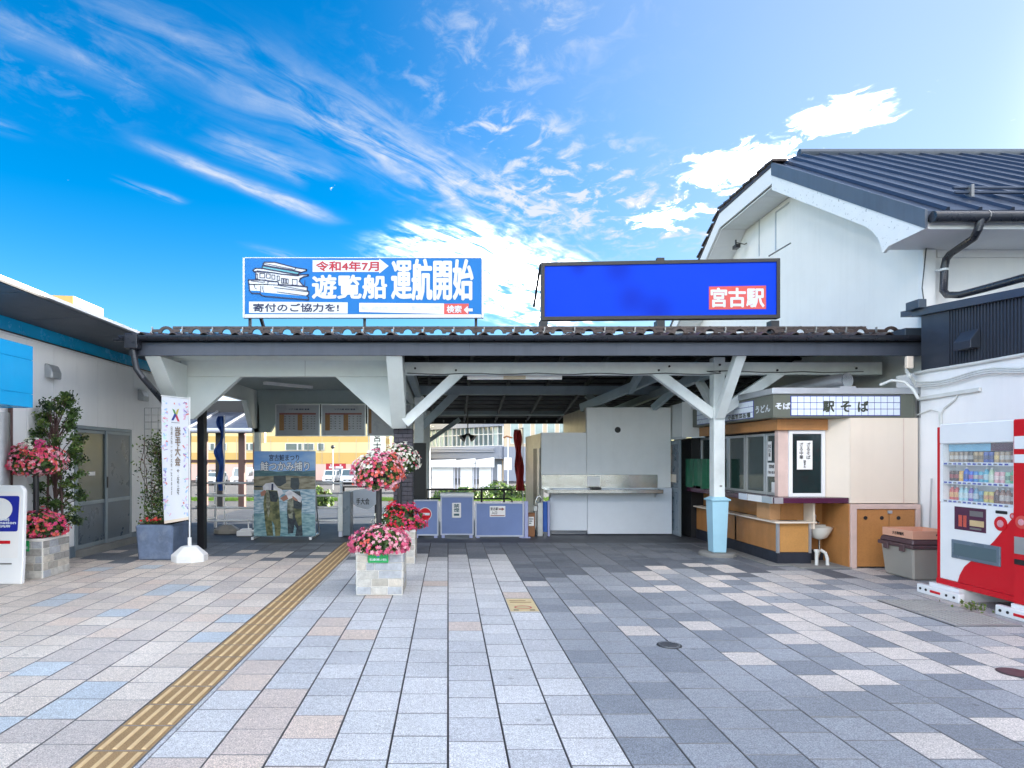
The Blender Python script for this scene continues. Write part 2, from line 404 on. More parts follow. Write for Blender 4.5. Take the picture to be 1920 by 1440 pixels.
# ================================================================== SETTING
def build_ground():
    m = MB(); ys = [-80, 14, 22, 30, 45, 80, 200, 600, 3500]; zs = [-.06, -.06, -.09, -.55, -1.6, -1.7, -1.7, -1.7, -1.7]
    xs = [-2500, -60, -8, 8, 60, 2500]
    vs = [(x, y, z) for y, z in zip(ys, zs) for x in xs]; n = len(xs)
    m.add(vs, [(i*n+j, i*n+j+1, (i+1)*n+j+1, (i+1)*n+j) for i in range(len(ys)-1) for j in range(n-1)])
    m.build('ground', M['asphalt'], kind='structure', recalc=False)
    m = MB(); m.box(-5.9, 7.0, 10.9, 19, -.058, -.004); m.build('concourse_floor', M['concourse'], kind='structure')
build_ground()
TC = dict(
 warm=[(.61,.535,.47), (.56,.495,.44), (.645,.575,.51), (.51,.455,.42)], blue=[(.48,.525,.56), (.44,.485,.525)],
 lite=[(.50,.51,.525), (.535,.545,.555), (.465,.475,.495), (.56,.565,.575)], pink=[(.60,.50,.43), (.55,.47,.42)],
 dark=[(.25,.27,.30), (.285,.305,.335), (.22,.24,.27), (.31,.33,.36)], pale=[(.63,.575,.53), (.57,.525,.49)], grey=[(.49,.48,.475), (.42,.42,.43)], deep=[(.13,.145,.17), (.105,.12,.145), (.16,.175,.20)])  # deep: slab colours darkened to carry the canopy's shade
def build_pavement():
    bed = MB(); bed.box(-5.62, 6.45, .2, 10.95, -.055, -.028)
    pav = bed.build('pavement', M['grout'], kind='structure')
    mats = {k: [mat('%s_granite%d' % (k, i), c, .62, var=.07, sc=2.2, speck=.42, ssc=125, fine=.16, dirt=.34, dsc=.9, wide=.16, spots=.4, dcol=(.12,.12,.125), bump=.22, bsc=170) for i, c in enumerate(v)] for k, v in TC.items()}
    rnd = random.Random(3); tiles = []
    cols = [(-1.838-.3*(k+1), -1.838-.3*k) for k in range(12)]+[(-5.618, -5.438)]+[(-1.5+.3*k, -1.2+.3*k) for k in range(27)]
    cols[-1] = (cols[-1][0], 6.44)
    for ci, (x0, x1) in enumerate(cols):
        if x1-x0 < .05: continue
        y = .2+rnd.random()*.3; X = (x0+x1)/2
        while y < 10.93:
            y1 = min(y+.3, 10.94); Y = (y+y1)/2; r = rnd.random()
            if X < -1.84:
                k = 'blue' if r < .08 else 'warm'
                if k == 'warm' and rnd.random() < .13: k = 'pink'
            elif X < .9:
                pk = .22 if X < -.55 else .02
                k = 'pink' if r < pk else 'lite'
            else:
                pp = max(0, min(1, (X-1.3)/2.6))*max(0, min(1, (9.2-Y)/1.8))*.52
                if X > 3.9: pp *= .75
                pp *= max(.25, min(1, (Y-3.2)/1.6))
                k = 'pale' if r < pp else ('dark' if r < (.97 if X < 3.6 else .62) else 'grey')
            shade_y = 7.5 if X > .9 else 8.9
            if k != 'pale' and rnd.random() < max(0, min(1, (Y-shade_y)/1.1)): k = 'deep'  # canopy shade painted in with deep slabs, more of them with depth
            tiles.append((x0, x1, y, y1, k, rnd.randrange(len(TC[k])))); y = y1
    def area(t):
        x0, x1, y0, y1 = t[:4]; Y = (y0+y1)/2; X = (x0+x1)/2
        u = HX+F*X/Y; v = HY+F*CH/Y
        return (x1-x0)*(y1-y0)/Y**3 if (-20 < u < 1940 and v < 1460 and y1-y0 > .28 and x1-x0 > .28) else 0
    tiles.sort(key=area, reverse=True)
    def slab(mb, x0, x1, y0, y1, z=0, b=.0024, edge_slot=1):
        gx, gy = .0038, .0026; x0 += gx; x1 -= gx; y0 += gy; y1 -= gy; t = z; d = -.0285
        mb.add([(x0,y0,d),(x1,y0,d),(x1,y1,d),(x0,y1,d), (x0,y0,t-b),(x1,y0,t-b),(x1,y1,t-b),(x0,y1,t-b),
                (x0+b,y0+b,t),(x1-b,y0+b,t),(x1-b,y1-b,t),(x0+b,y1-b,t)],
               [(8,9,10,11)])
        kk = mb.k; mb.k = edge_slot; n = len(mb.v)-12
        for f in [(0,1,5,4),(1,2,6,5),(2,3,7,6),(3,0,4,7),(4,5,9,8),(5,6,10,9),(6,7,11,10),(7,4,8,11)]: mb.f.append([i+n for i in f]); mb.m.append(mb.k)
        mb.k = kk
    meshes = {}
    for k, v in mats.items():
        for i, mm in enumerate(v):
            m = MB(); slab(m, -.15, .15, -.15, .15); meshes[k, i] = m.mesh('paving_tile', [mm, M['tile_edge']], recalc=False)
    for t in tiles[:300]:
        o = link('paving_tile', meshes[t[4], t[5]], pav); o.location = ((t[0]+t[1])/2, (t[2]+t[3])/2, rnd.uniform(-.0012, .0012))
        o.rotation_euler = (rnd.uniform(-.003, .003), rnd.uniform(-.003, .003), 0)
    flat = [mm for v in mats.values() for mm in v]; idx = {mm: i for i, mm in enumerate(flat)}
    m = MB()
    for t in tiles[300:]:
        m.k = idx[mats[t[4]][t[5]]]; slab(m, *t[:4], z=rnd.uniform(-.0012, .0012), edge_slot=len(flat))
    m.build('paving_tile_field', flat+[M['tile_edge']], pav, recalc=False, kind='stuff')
    # tactile guide strip
    b = MB(); b.box(-1.84, -1.5, .2, 10.95, -.027, -.016); tp = b.build('tactile_path', M['grout'], kind='structure')
    m = MB(); slab(m, -.153, .153, -.15, .15, z=.001, edge_slot=2)
    for q in (-.112, -.037, .038, .113):
        w = .0135; l = .135; z0, z1 = .0005, .0062
        m.k = 1
        m.add([(q-w,-l,z0),(q+w,-l,z0),(q+w,l,z0),(q-w,l,z0),(q-w*.6,-l+.008,z1),(q+w*.6,-l+.008,z1),(q+w*.6,l-.008,z1),(q-w*.6,l-.008,z1)],
              [(4,5,6,7),(0,1,5,4),(1,2,6,5),(2,3,7,6),(3,0,4,7)]); m.k = 0
    me = m.mesh('tactile_tile', [M['tactile'], M['tactile_bar'], M['tile_edge']], recalc=False)
    for i in range(36):
        o = link('tactile_tile', me, tp); o.location = (-1.683, .35+.3*i, 0)
    m = MB(); m.box(-1.527, -1.503, .2, 10.94, -.015, -.001); m.build('edge_strip', mats['lite'][2], tp)
build_pavement()
# ================================================================== CANOPY
EY, PY, PY2, PY3 = 8.75, 9.55, 12.6, 16.2
def build_canopy():
    t = thing('entrance_canopy', 'open white timber station canopy with dark tiled roof, between the blue-striped building and gabled station', 'canopy', (1.2, PY, 0))
    XL, XR = -4.42, 6.78
    W_ = M['timber_white']
    # roof body: front slope up to the ridge, long rear slope
    ridge = (11.6, 3.56); prof = [(EY-.03, 3.16), ridge, (17.0, 2.66), (17.0, 2.60), (ridge[0], 3.49), (EY-.03, 3.09)]
    m = MB(); m.prism([(XL, y, z) for y, z in prof], (XR-XL, 0, 0)); roof = m.build('roof_deck', M['deck_dark'], t)
    m = MB(); m.box(XL-.02, XR, EY-.06, EY-.034, 2.915, 3.10); fa = m.build('fascia_board', M['fascia_grey'], t, bevel=.004)
    for x in (1480, 1180, 880, 560):
        m = MB(); m.box(xp(x, EY)-.002, xp(x, EY)+.002, EY-.0615, EY-.06, 2.917, 3.098); m.build('fascia_joint', M['gutter'], fa)
    # gutter: half pipe with brackets, corner hopper, downpipe
    m = MB(); cy, cz, R_ = EY-.135, 3.175, .065; arc = [(cy+R_*math.cos(a), cz+R_*math.sin(a)) for a in [math.pi+math.pi*i/10 for i in range(11)]]
    arc2 = [(cy+(R_-.006)*math.cos(a), cz+(R_-.006)*math.sin(a)) for a in [2*math.pi-math.pi*i/10 for i in range(11)]]
    m.prism([(XL-.1, a, b) for a, b in arc+arc2], (XR-XL+.1, 0, 0)); gut = m.build('gutter', M['gutter'], t, smooth=50)
    br = MB(); arc3 = [(cy+(R_+.006)*math.cos(a), cz+(R_+.006)*math.sin(a)) for a in [math.pi+math.pi*i/8 for i in range(9)]]
    br.prism([(0, a, b) for a, b in arc3+[(cy, cz)]], (.012, 0, 0)); bme = br.mesh('gutter_bracket', M['gutter'], ORG[t])
    for i in range(25):
        o = link('gutter_bracket', bme, gut); o.location = (XL+.15+i*.46, 0, 0)
    m = MB(); m.box(XL-.02, XL+.16, cy-.075, cy+.07, 2.99, 3.20); m.box(XL-.2, XL-.02, cy-.03, cy+.03, 3.10, 3.14); m.build('hopper', M['gutter'], t, bevel=.01)
    m = MB(); dp = px(258, 700, 8.65); m.tube([(XL+.07, cy, 3.0), (dp.x, cy, 2.72), px(266, 706, 8.62), px(302, 748, 9.2), px(318, 768, 9.5), px(340, 795, 9.8), (-4.1, 9.86, 1.9), (-4.1, 9.86, .02)], .042, 10)
    m.build('downpipe', M['gutter'], t, smooth=40)
    # roof tiles: an S profile, two courses picked out, the rest as one field
    pw, hl = .4333, .36
    def tile(mb, ox, oy, oz, sl):
        pr = []
        for i in range(13):
            u = i/12; x = ox+u*pw
            h = .062*max(0, math.sin(math.pi*min(1, u/.36)))**.8 if u < .36 else -.004*math.sin(math.pi*(u-.36)/.64)
            pr.append((x, h))
        a = [(x, oy, oz+h) for x, h in pr]+[(x, oy, oz+h-.014) for x, h in reversed(pr)]
        mb.prism(a, (0, hl, sl*hl))
    sl = (3.56-3.16)/(11.6-EY)
    me1 = MB(); tile(me1, 0, 0, 0, sl); tm = me1.mesh('roof_tile', M['roof_tile'], smooth=35)
    n = int((XR-XL-.3)/pw)
    def off(o, x, y, z): o.location = V((x, y, z))-ORG[t]
    for i in range(n):
        for j in range(2):
            o = link('roof_tile', tm, roof); off(o, XL+.08+i*pw, EY-.08+j*.30, 3.176+j*(.30*sl+.012)+.006)
    f = MB()
    for i in range(n):
        for j in range(2, 10): tile(f, XL+.08+i*pw, EY-.08+j*.30, 3.176+j*.30*sl+.03, sl)
    f.build('roof_tile_field', M['roof_tile'], roof, smooth=35, kind='stuff')
    # snow guards: arched stops under a bar, with clips
    g = MB(); ou = [(.115*math.cos(a), .105*math.sin(a)) for a in [math.pi*i/10 for i in range(11)]]; inn = [(.062*math.cos(a), .062*math.sin(a)) for a in [math.pi-math.pi*i/10 for i in range(11)]]
    g.prism([(x, 0, z) for x, z in ou+inn], (0, .03, 0)); g.box(-.20, -.10, 0, .02, .015, .06); g.box(.10, .20, 0, .02, .015, .06)
    gm = g.mesh('snow_guard', M['roof_tile'], bevel=.004)
    c = MB(); c.box(-.008, .008, 0, .03, 0, .13); c.box(-.03, .03, .0, .012, .05, .066); cm = c.mesh('bar_clip', M['clip'])
    for i in range(n):
        o = link('snow_guard', gm, roof); off(o, XL+.16+(i+.5)*pw, EY+.19, 3.275)
        o = link('bar_clip', cm, roof); off(o, XL+.16+(i+.03)*pw, EY+.20, 3.24)
    m = MB(); m.box(XL+.45, XR-.75, EY+.245, EY+.275, 3.352, 3.387); m.build('snow_bar', M['roof_tile'], roof)
    m = MB(); m.box(XR-.42, XR, EY-.07, EY+.5, 3.18, 3.30); m.build('end_flashing', M['roof_trim'], roof, bevel=.004)
    m = MB(); m.prism([(XL-.0, EY-.05, 3.165), (XL, 11.6, 3.60), (XL, 17, 2.71), (XL, 17, 2.66), (XL, 11.6, 3.55), (XL, EY-.05, 3.10)], (-.06, 0, 0)); m.build('verge_trim', M['gutter'], t)
    # ceiling battens, running across
    for i in range(22):
        y = 9.0+i*.37
        z = 3.09+(y-EY)*(3.49-3.09)/(11.6-EY) if y < 11.6 else 3.49-(y-11.6)*(.89)/5.4
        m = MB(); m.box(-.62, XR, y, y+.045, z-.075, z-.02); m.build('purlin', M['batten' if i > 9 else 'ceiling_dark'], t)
    for i in range(9):
        x = -.4+i*.85; m = MB(); m.bar((x, EY, 3.0), (x, 11.6, 3.40), .06, .08); m.bar((x, 11.6, 3.40), (x, 17, 2.51), .06, .08); m.build('rafter', M['ceiling_dark'], t)
    m = MB(); m.box(XL, XR, 16.95, 17.02, 2.40, 2.62); m.build('rear_fascia', M['deck_dark'], t)
    for i in range(16):
        m = MB(); y = 17.03; m.box(-.7+i*.28, -.66+i*.28, 16.9, 16.948, 2.44, 2.50); m.build('rafter_end', M['batten'], t)
    # right front post with tapered pale-blue base
    PX = 4.12
    m = MB(); m.box(PX-.085, PX+.085, PY-.085, PY+.085, .86, 3.02); po = m.build('post', W_, t, bevel=.008)
    def taper(z0, z1, a0, a1, cx, cy): return [(cx+sx*a, cy+sy*a, z) for z, a in ((z0, a0), (z1, a1)) for sx, sy in ((-1,-1),(1,-1),(1,1),(-1,1))]
    fc = [(0,3,2,1),(4,5,6,7),(0,1,5,4),(1,2,6,5),(2,3,7,6),(3,0,4,7)]
    m = MB(); m.add(taper(.055, .84, .098, .124, PX, PY), fc); m.add(taper(.84, .866, .148, .148, PX, PY), fc); m.add(taper(.866, .90, .138, .088, PX, PY), fc)
    m.build('post_base', M['timber_blue'], po, bevel=.006)
    m = MB(); m.lathe([(.27, -.02), (.27, .035), (.25, .055)], (PX, PY, 0), 24); m.build('footing', M['stump'], po)
    m = MB(); m.box(PX+.0, PX+.035, PY-.091, PY-.086, 1.05, 1.075); m.build('screw_plate', M['clip'], po)
    # long tie beams in three rows
    for y, z0, z1, x0, x1 in ((PY, 2.755, 2.945, -.66, 6.6), (PY2, 2.76, 2.93, -.62, 4.6), (PY3, 2.58, 2.72, -.62, 3.0)):
        m = MB(); m.box(x0, x1, y-.07, y+.07, z0, z1); m.build('tie_beam', W_ if y == PY else M['timber_shaded'], t, bevel=.006)
    m = MB(); m.bar((PX-.02, PY+.12, 2.82), (PX-.02, PY3, 2.62), .12, .14); m.build('cross_beam', M['timber_shaded'], t, bevel=.006)
    m = MB(); m.bar((-.60, PY+.12, 2.85), (-.60, PY3, 2.66), .12, .14); m.build('cross_beam', M['timber_shaded'], t, bevel=.006)
    def brace(a, b, w=.11, h=.15, mt=W_):
        m = MB(); m.bar(a, b, w, h); m.build('brace', mt, t, bevel=.006)
    # bolts and a slack cable on the front beam
    bo_ = MB(); bo_.tube([(0, 0, 0), (0, -.014, 0)], .017, 8); bme_ = bo_.mesh('bolt', M['dark_metal'])
    for bx_, bz_ in ((-.5, 2.85), (.12, 2.82), (3.2, 2.82), (3.36, 2.88), (PX, 2.80), (PX, 2.90), (5.0, 2.82), (6.2, 2.85)):
        o = link('bolt', bme_, t); o.location = V((bx_, PY-.0702 if abs(bx_-PX) > .1 else PY-.0852, bz_))-ORG[t]
    cb_ = MB(); cb_.tube([(-.62+i*.28, PY-.085, 2.775-.022*math.sin(i*.9)**2) for i in range(18)]+[(PX-.2, PY-.10, 2.80), (PX+.2, PY-.10, 2.81)]+[(4.5+i*.3, PY-.085, 2.80-.02*math.sin(i*1.1)**2) for i in range(7)], .007, 5); cb_.build('slack_cable', M['cable_dark'], t)
    brace((PX-.06, PY, 2.14), px(1226, 696, PY)); brace((PX+.06, PY, 2.20), px(1470, 692, PY))
    brace((PX+.0, PY-.07, 2.12), (PX+.0, EY+.03, 2.98), .14, .12)
    brace((-.66, PY-.02, 2.02), px(862, 698, PY)); brace((PX, PY+.1, 2.25), (PX, PY+.75, 2.80), .1, .12)
    TI = M['timber_shaded']; brace((-.56, PY2, 2.08), px(858, 734, PY2), mt=TI); brace((-.55, PY3, 1.88), px(862, 786, PY3), .09, .11, TI)
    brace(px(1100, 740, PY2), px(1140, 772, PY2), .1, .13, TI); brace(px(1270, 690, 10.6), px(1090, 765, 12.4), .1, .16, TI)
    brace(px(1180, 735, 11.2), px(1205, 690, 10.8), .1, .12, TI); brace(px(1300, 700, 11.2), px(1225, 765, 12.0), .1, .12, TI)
    for y, x0 in ((PY2, -.58), (PY3, -.56)):
        m = MB(); m.box(x0-.095, x0+.095, y-.095, y+.095, .02 if y == PY3 else 1.78, 2.72); p2 = m.build('post', W_, t, bevel=.006)
        if y == PY2:
            m = MB(); m.box(x0-.13, x0+.14, y-.13, y+.13, -.02, 1.78); m.build('post_cladding', M['black'], p2, bevel=.006)
    # --- left bay: boxed panels with gussets on a brick-clad pillar
    PN = M['panel_mint']; bx0, bx1 = -4.12, -.68; y0 = 9.62
    m = MB(); m.box(bx0, bx1, y0, y0+.14, 2.745, 3.12); m.build('bay_beam', PN, t, bevel=.004)
    m = MB(); m.box(-2.205, -2.201, y0-.002, y0, 2.747, 3.1); m.build('panel_joint', M['ink_grey'], t)
    gl = [(bx0, 2.744), (-3.20, 2.744), (-3.93, 2.09), (bx0, 2.09)]; gr = [(bx1, 2.744), (-1.745, 2.744), (-.86, 1.945), (bx1, 1.945)]
    for g_ in (gl, gr):
        m = MB(); m.prism([(x, y0+.01, z) for x, z in g_], (0, .12, 0)); m.build('gusset_panel', PN, t, bevel=.004)
    # eave struts (boxed)
    for xa, xb, zb in ((-4.24, -4.02, 2.05), (-.865, -.645, 1.945)):
        m = MB(); m.add([(xa, EY-.03, 2.914), (xb, EY-.03, 2.914), (xb, EY+.2, 2.914), (xa, EY+.2, 2.914), (xa, y0-.012, zb), (xb, y0-.012, zb), (xb, y0-.002, zb), (xa, y0-.002, zb)],
                        [(0,1,5,4), (3,7,6,2), (0,4,7,3), (1,2,6,5), (0,3,2,1), (4,5,6,7)])
        m.add([(xa, y0-.002, 2.914), (xb, y0-.002, 2.914), (xb, y0-.002, zb), (xa, y0-.002, zb), (xa, EY+.2, 2.914), (xb, EY+.2, 2.914)], [(0,4,3), (1,2,5), (0,1,5,4), (0,3,2,1)])
        m.build('eave_strut', M['panel_mint'], t)
    m = MB(); m.box(XL+.05, bx1+.0, EY-.03, y0, 2.99, 3.02); m.build('eave_soffit', PN, t)
    m = MB(); m.box(bx0, bx1, y0+.15, 13.1, 2.90, 2.93); m.build('bay_ceiling', M['panel_shaded'], t)
    m = MB(); m.box(bx0, bx1, 13.1, 13.24, 2.62, 3.1); m.build('bay_beam', M['panel_shaded'], t)
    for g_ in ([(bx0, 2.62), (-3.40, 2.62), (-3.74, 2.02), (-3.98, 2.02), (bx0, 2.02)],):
        m = MB(); m.prism([(x, 13.11, z) for x, z in g_], (0, .12, 0)); m.build('gusset_panel', M['panel_shaded'], t)
    m = MB(); m.prism([(bx0+.02, y, z) for y, z in [(y0+.15, 2.89), (13.09, 2.89), (13.09, 2.1), (12.8, 2.1), (12.4, 2.62), (10.6, 2.62), (y0+.15, 2.1)]], (.10, 0, 0)); m.build('gusset_panel', PN, t)
    m = MB(); m.prism([(bx1-.12, y, z) for y, z in [(y0+.15, 2.89), (13.09, 2.89), (13.09, 2.62), (10.6, 2.62), (y0+.15, 2.1)]], (.10, 0, 0)); m.build('gusset_panel', PN, t)
    # lamp tube under the bay ceiling
    m = MB(); m.bar((-3.3, 11.2, 2.83), (-2.6, 11.9, 2.83), .09, .05); m.build('lamp_fitting', M['plastic_white'], t)
    # posts of the bay
    for x, y in ((-4.02, 10.2), (-4.02, 13.18), (-.78, 13.18)):
        m = MB(); m.box(x-.055, x+.055, y-.07, y+.07, -.02, 2.75 if y > 13 else 2.7); m.build('post', M['black'] if y < 13 else PN, t, bevel=.005)
    # brick-clad pillar, brick by brick
    core = MB(); core.box(-.845, -.565, 9.75, 10.10, -.02, 1.945); pc = core.build('pillar', M['grout'], t)
    bl, bh = .1375, .062; bmesh_ = {}
    def brick(w, d):
        if (w, d) not in bmesh_:
            m = MB(); m.box(-w/2, w/2, -d/2, d/2, 0, bh); bmesh_[w, d] = m.mesh('brick', M['brick_dark'], bevel=.003)
        return bmesh_[w, d]
    rows = 28
    for r in range(rows):
        z = .0+r*.0694
        st = (0, .5)[r % 2]
        segs = [(-.852, -.775), (-.771, -.637), (-.633, -.558)] if r % 2 else [(-.852, -.708), (-.704, -.558)]
        for a, b in segs:
            o = link('brick', brick(round(b-a, 3), .012), pc); o.location = V(((a+b)/2, 9.747, z))-ORG[t]
        for yy in range(2):
            o = link('brick', brick(.012, .17), pc); o.location = V((-.562, 9.84+yy*.178+(.0 if r % 2 else 0), z))-ORG[t]
    m = MB(); m.box(xp(876, 9.75), xp(1052, 9.75), 9.66, 9.7, zp(712, 9.7), zp(700, 9.7)); bo = m.build('header_board', M['paper'], t)
    m = MB(); m.box(xp(943, 9.75), xp(984, 9.75), 9.652, 9.658, zp(712, 9.7), zp(700, 9.7)); m.build('header_patch', M['beige_far'], bo)
    # twin horn loudspeakers / lamps hanging
    m = MB(); c_ = px(877, 795, 14.0); m.tube([c_+V((0, 0, .35)), c_+V((0, 0, -.28))], .012, 6)
    for s in (-1, 1): m.tube([c_+V((s*.02, 0, -.22)), c_+V((s*.05, -.02, -.26)), c_+V((s*.13, -.05, -.33))], [.02, .03, .095], 10)
    m.build('hanging_speaker', M['black'], t, smooth=40)
build_canopy()
# ================================================================== STATION BUILDING
def build_station():
    t = thing('station_building', 'large white station building with gabled dark metal roof, behind the canopy', 'building', (9, 9, 0))
    WX, OX = 6.8, 6.2; Y0, Y1, RY, RZ = 8.95, 17.2, 13.05, 7.82; sl = .63; XE = 34
    ez = 4.67; ey = 8.08
    zr = lambda y: RZ-abs(y-RY)*sl
    # gable wall with clipped top, front wall, rear wall
    m = MB(); m.prism([(WX, Y0, -.05), (WX, Y1, -.05), (WX, Y1, zr(Y1)-.40), (WX, 14.2, zr(11.9)-.40), (WX, 11.9, zr(11.9)-.40), (WX, Y0, zr(Y0)-.40)], (.2, 0, 0)); gw = m.build('gable_wall', M['stucco'], t)
    m = MB()
    for a, b in [((1424, 410), (1424, 480)), ((1424, 410), (1445, 392)), ((1455, 398), (1455, 470)), ((1455, 398), (1480, 380))]:
        Ya = WX*F/(a[0]-HX); Yb = WX*F/(b[0]-HX); A = px(*a, Ya); B = px(*b, Yb); A.x = B.x = WX-.006; m.bar(A, B, .035, .012, (1,0,0))
    m.build('wall_groove', M['alu'], gw)
    m = MB(); m.box(WX+.2, XE, Y0, Y0+.2, -.05, 5.0); fw = m.build('front_wall', M['stucco'], t)
    m = MB(); m.box(WX, XE, Y1, Y1+.2, -.05, 5.0); m.build('rear_wall', M['stucco'], t)
    m = MB(); m.box(WX-.06, WX+.12, Y0-.1, Y0+.0, 3.3, 4.45); m.build('corner_board', M['white_paint'], t, bevel=.004)
    m = MB(); m.box(WX+.2, XE, Y0-.002, Y0-.03, 4.36, 4.5); m.build('wall_band', M['white_paint'], t)
    # roof slabs
    th = .10; hx = 7.36; hz = zr(11.9)
    m = MB()
    m.prism([(OX, 11.9, hz), (hx, RY, RZ), (XE, RY, RZ), (XE, ey, zr(ey)), (OX, ey, zr(ey))], (0, 0, -th))
    rf = m.build('roof_front', M['roof_metal'], t)
    m = MB(); m.prism([(OX, 14.2, hz), (OX, 18.0, zr(18.0)), (XE, 18.0, zr(18.0)), (XE, RY, RZ), (hx, RY, RZ)], (0, 0, -th)); m.build('roof_rear', M['roof_tile'], t)
    m = MB(); m.prism([(OX, 11.9, hz+.003), (OX, 14.2, hz+.003), (hx, RY, RZ+.003)], (0, 0, -th)); m.build('roof_hip', M['roof_tile'], t)
    # standing seam pans on the front slope: each pan its own sheet between two ribs
    up = V((0, 1, sl)).normalized(); nrm = V((0, -sl, 1)).normalized()
    for i in range(38):
        x = OX+.28+i*.42
        if x > 21.8: break
        ytop = RY-.05 if x > hx+.1 else 11.9+(x-OX)/(hx-OX)*(RY-11.9)-.12
        a = V((x, ey+.02, zr(ey+.02)))+nrm*.004; b = V((x, ytop, zr(ytop)))+nrm*.004
        pn = MB(); pn.bar(a+V((.2, 0, 0)), b+V((.2, 0, 0)), .385, .012, nrm); pan = pn.build('roof_pan', M['roof_metal'], rf)
        r = MB(); w = .035
        pts = lambda c: [c+V((-w, 0, 0)), c+V((w, 0, 0)), c+V((w*.45, 0, 0))+nrm*.045, c+V((-w*.45, 0, 0))+nrm*.045]
        A, B = pts(a), pts(b); r.add(A+B, [(0,1,2,3), (7,6,5,4), (0,4,5,1), (1,5,6,2), (2,6,7,3), (3,7,4,0)]); r.build('standing_seam', M['roof_metal'], pan)
    m = MB(); m.tube([(hx-.02, RY, RZ+.03), (XE, RY, RZ+.03)], .09, 8); m.build('ridge_cap', M['roof_trim'], t, smooth=40)
    # tiles along the rear verge seen edge-on (brown, stepped)
    tm = MB(); tm.box(-.17, .12, -.16, .16, -.01, .035); tme = tm.mesh('verge_tile', M['roof_tile'], bevel=.006)
    for i in range(12):
        o = link('verge_tile', tme, t); y = 11.95+i*.3; z = hz if y < 14.2 else zr(y)
        o.location = V((OX+.1, y, z+.03+.01*(i % 2)))-ORG[t]; o.rotation_euler = (RAD(6) if y < 14.2 else RAD(-32+10), 0, 0)
    # rake boards (white, peeling) with grey flashing strip above, and soffit
    peel = mat('peeling_paint', (.78,.80,.81), .5, var=.03, dirt=.75, dsc=17, dcol=(.20,.22,.25))
    nd = peel.node_tree.nodes
    for n in nd:
        if n.type == 'MAP_RANGE' and abs(n.inputs[4].default_value-.75) < 1e-4: n.inputs[1].default_value = .615; n.inputs[2].default_value = .64
    def rake(pts, z0, z1, x, d, name, mt):
        m = MB(); top = [(x, y, z+z0) for y, z in pts]; bot = [(x, y, z+z1) for y, z in reversed(pts)]
        m.prism(top+bot, (d, 0, 0)); return m.build(name, mt, t)
    line = [(ey-.02, zr(ey-.02)), (11.9, hz), (14.2, hz), (17.98, zr(17.98))]
    front = [(ey-.02, zr(ey-.02)), (11.9, hz)]; rear = [(11.902, hz), (14.2, hz), (17.98, zr(17.98))]
    rake(front, .03, -.22, OX-.04, .036, 'rake_flashing', M['rake_grey'])
    rake(rear, .03, -.06, OX-.04, .036, 'rake_flashing', M['roof_tile'])
    m = MB()
    f2 = [(ey-.02, zr(ey)-.22), (11.9, hz-.22), (11.9, hz-.50), (9.25, zr(9.25)-.50), (9.08, zr(9.08)-.53), (8.95, zr(8.95)-.62), (8.86, zr(8.86)-.78), (8.74, 4.46), (ey-.02, 4.46)]
    m.prism([(OX-.025, y, z) for y, z in f2], (.05, 0, 0)); m.build('rake_board', peel, t)
    rake(rear, -.062, -.38, OX-.025, .05, 'rake_board', M['white_paint'])
    for i, (a, b) in enumerate(zip([8.98, 11.9, 14.2], [11.9, 14.2, 17.9])):   # sloping soffit boards between rake and wall
        k = 8 if i == 0 else 9
        for j in range(k):
            y0 = a+(b-a)*j/k+.004; y1 = a+(b-a)*(j+1)/k-.004
            z0 = (hz if i == 1 else zr(y0))-.42; z1 = (hz if i == 1 else zr(y1))-.42
            m = MB(); m.prism([(OX+.02, y0, z0), (OX+.02, y1, z1), (OX+.02, y1, z1+.02), (OX+.02, y0, z0+.02)], (WX-OX-.025, 0, 0)); m.build('soffit_board', M['white_paint'], t)
    # boxed front eave
    m = MB(); m.prism([(OX+.03, ey+.02, zr(ey)-.14), (OX+.03, ey+.02, 4.462), (OX+.03, Y0-.035, 4.462), (OX+.03, Y0-.035, zr(Y0)-.14)], (XE-OX, 0, 0)); m.build('eave_box', M['white_paint'], t)
    # gutter and downpipe
    m = MB(); m.tube([(OX+.02, ey-.07, zr(ey)-.10), (XE, ey-.07, zr(ey)-.10)], .075, 10); g = m.build('gutter', M['gutter'], t, smooth=40)
    for i in range(9):
        b = MB(); x = 6.9+i*.55; b.tube([(x, ey-.07, zr(ey)-.10), (x+.012, ey-.07, zr(ey)-.10)], .082, 10); b.build('gutter_bracket', M['clip'], g)
    P = [px(1838, 412, 8.0), px(1834, 430, 8.0), px(1826, 446, 8.15), px(1782, 476, 8.66), px(1774, 486, 8.76), px(1771, 500, 8.78), px(1769, 545, 8.78), px(1776, 553, 8.7), px(1800, 553, 8.45), px(1850, 540, 8.0), px(1930, 518, 7.3)]
    m = MB(); m.tube(P, .048, 10); dpp = m.build('downpipe', M['gutter'], t, smooth=50)
    m = MB(); q = px(1770, 506, 8.78); m.tube([q-V((0,0,.015)), q+V((0,0,.015))], .06, 10); m.box(q.x-.09, q.x+.09, q.y+.02, q.y+.04, q.z-.012, q.z+.012); m.build('pipe_clip', M['plastic_white'], dpp)
    # snow rail
    ys = 8.75
    m = MB(); 
    for k in (0, .075): m.tube([(7.1, ys+k*.3, zr(ys)+.10+k), (XE, ys+k*.3, zr(ys)+.10+k)], .022, 6)
    sr = m.build('snow_rail', M['roof_metal'], rf)
    for i in range(11):
        b = MB(); x = 7.3+i*.84; b.box(x, x+.04, ys-.05, ys+.06, zr(ys)-.02, zr(ys)+.2); b.build('rail_bracket', M['clip'], sr)
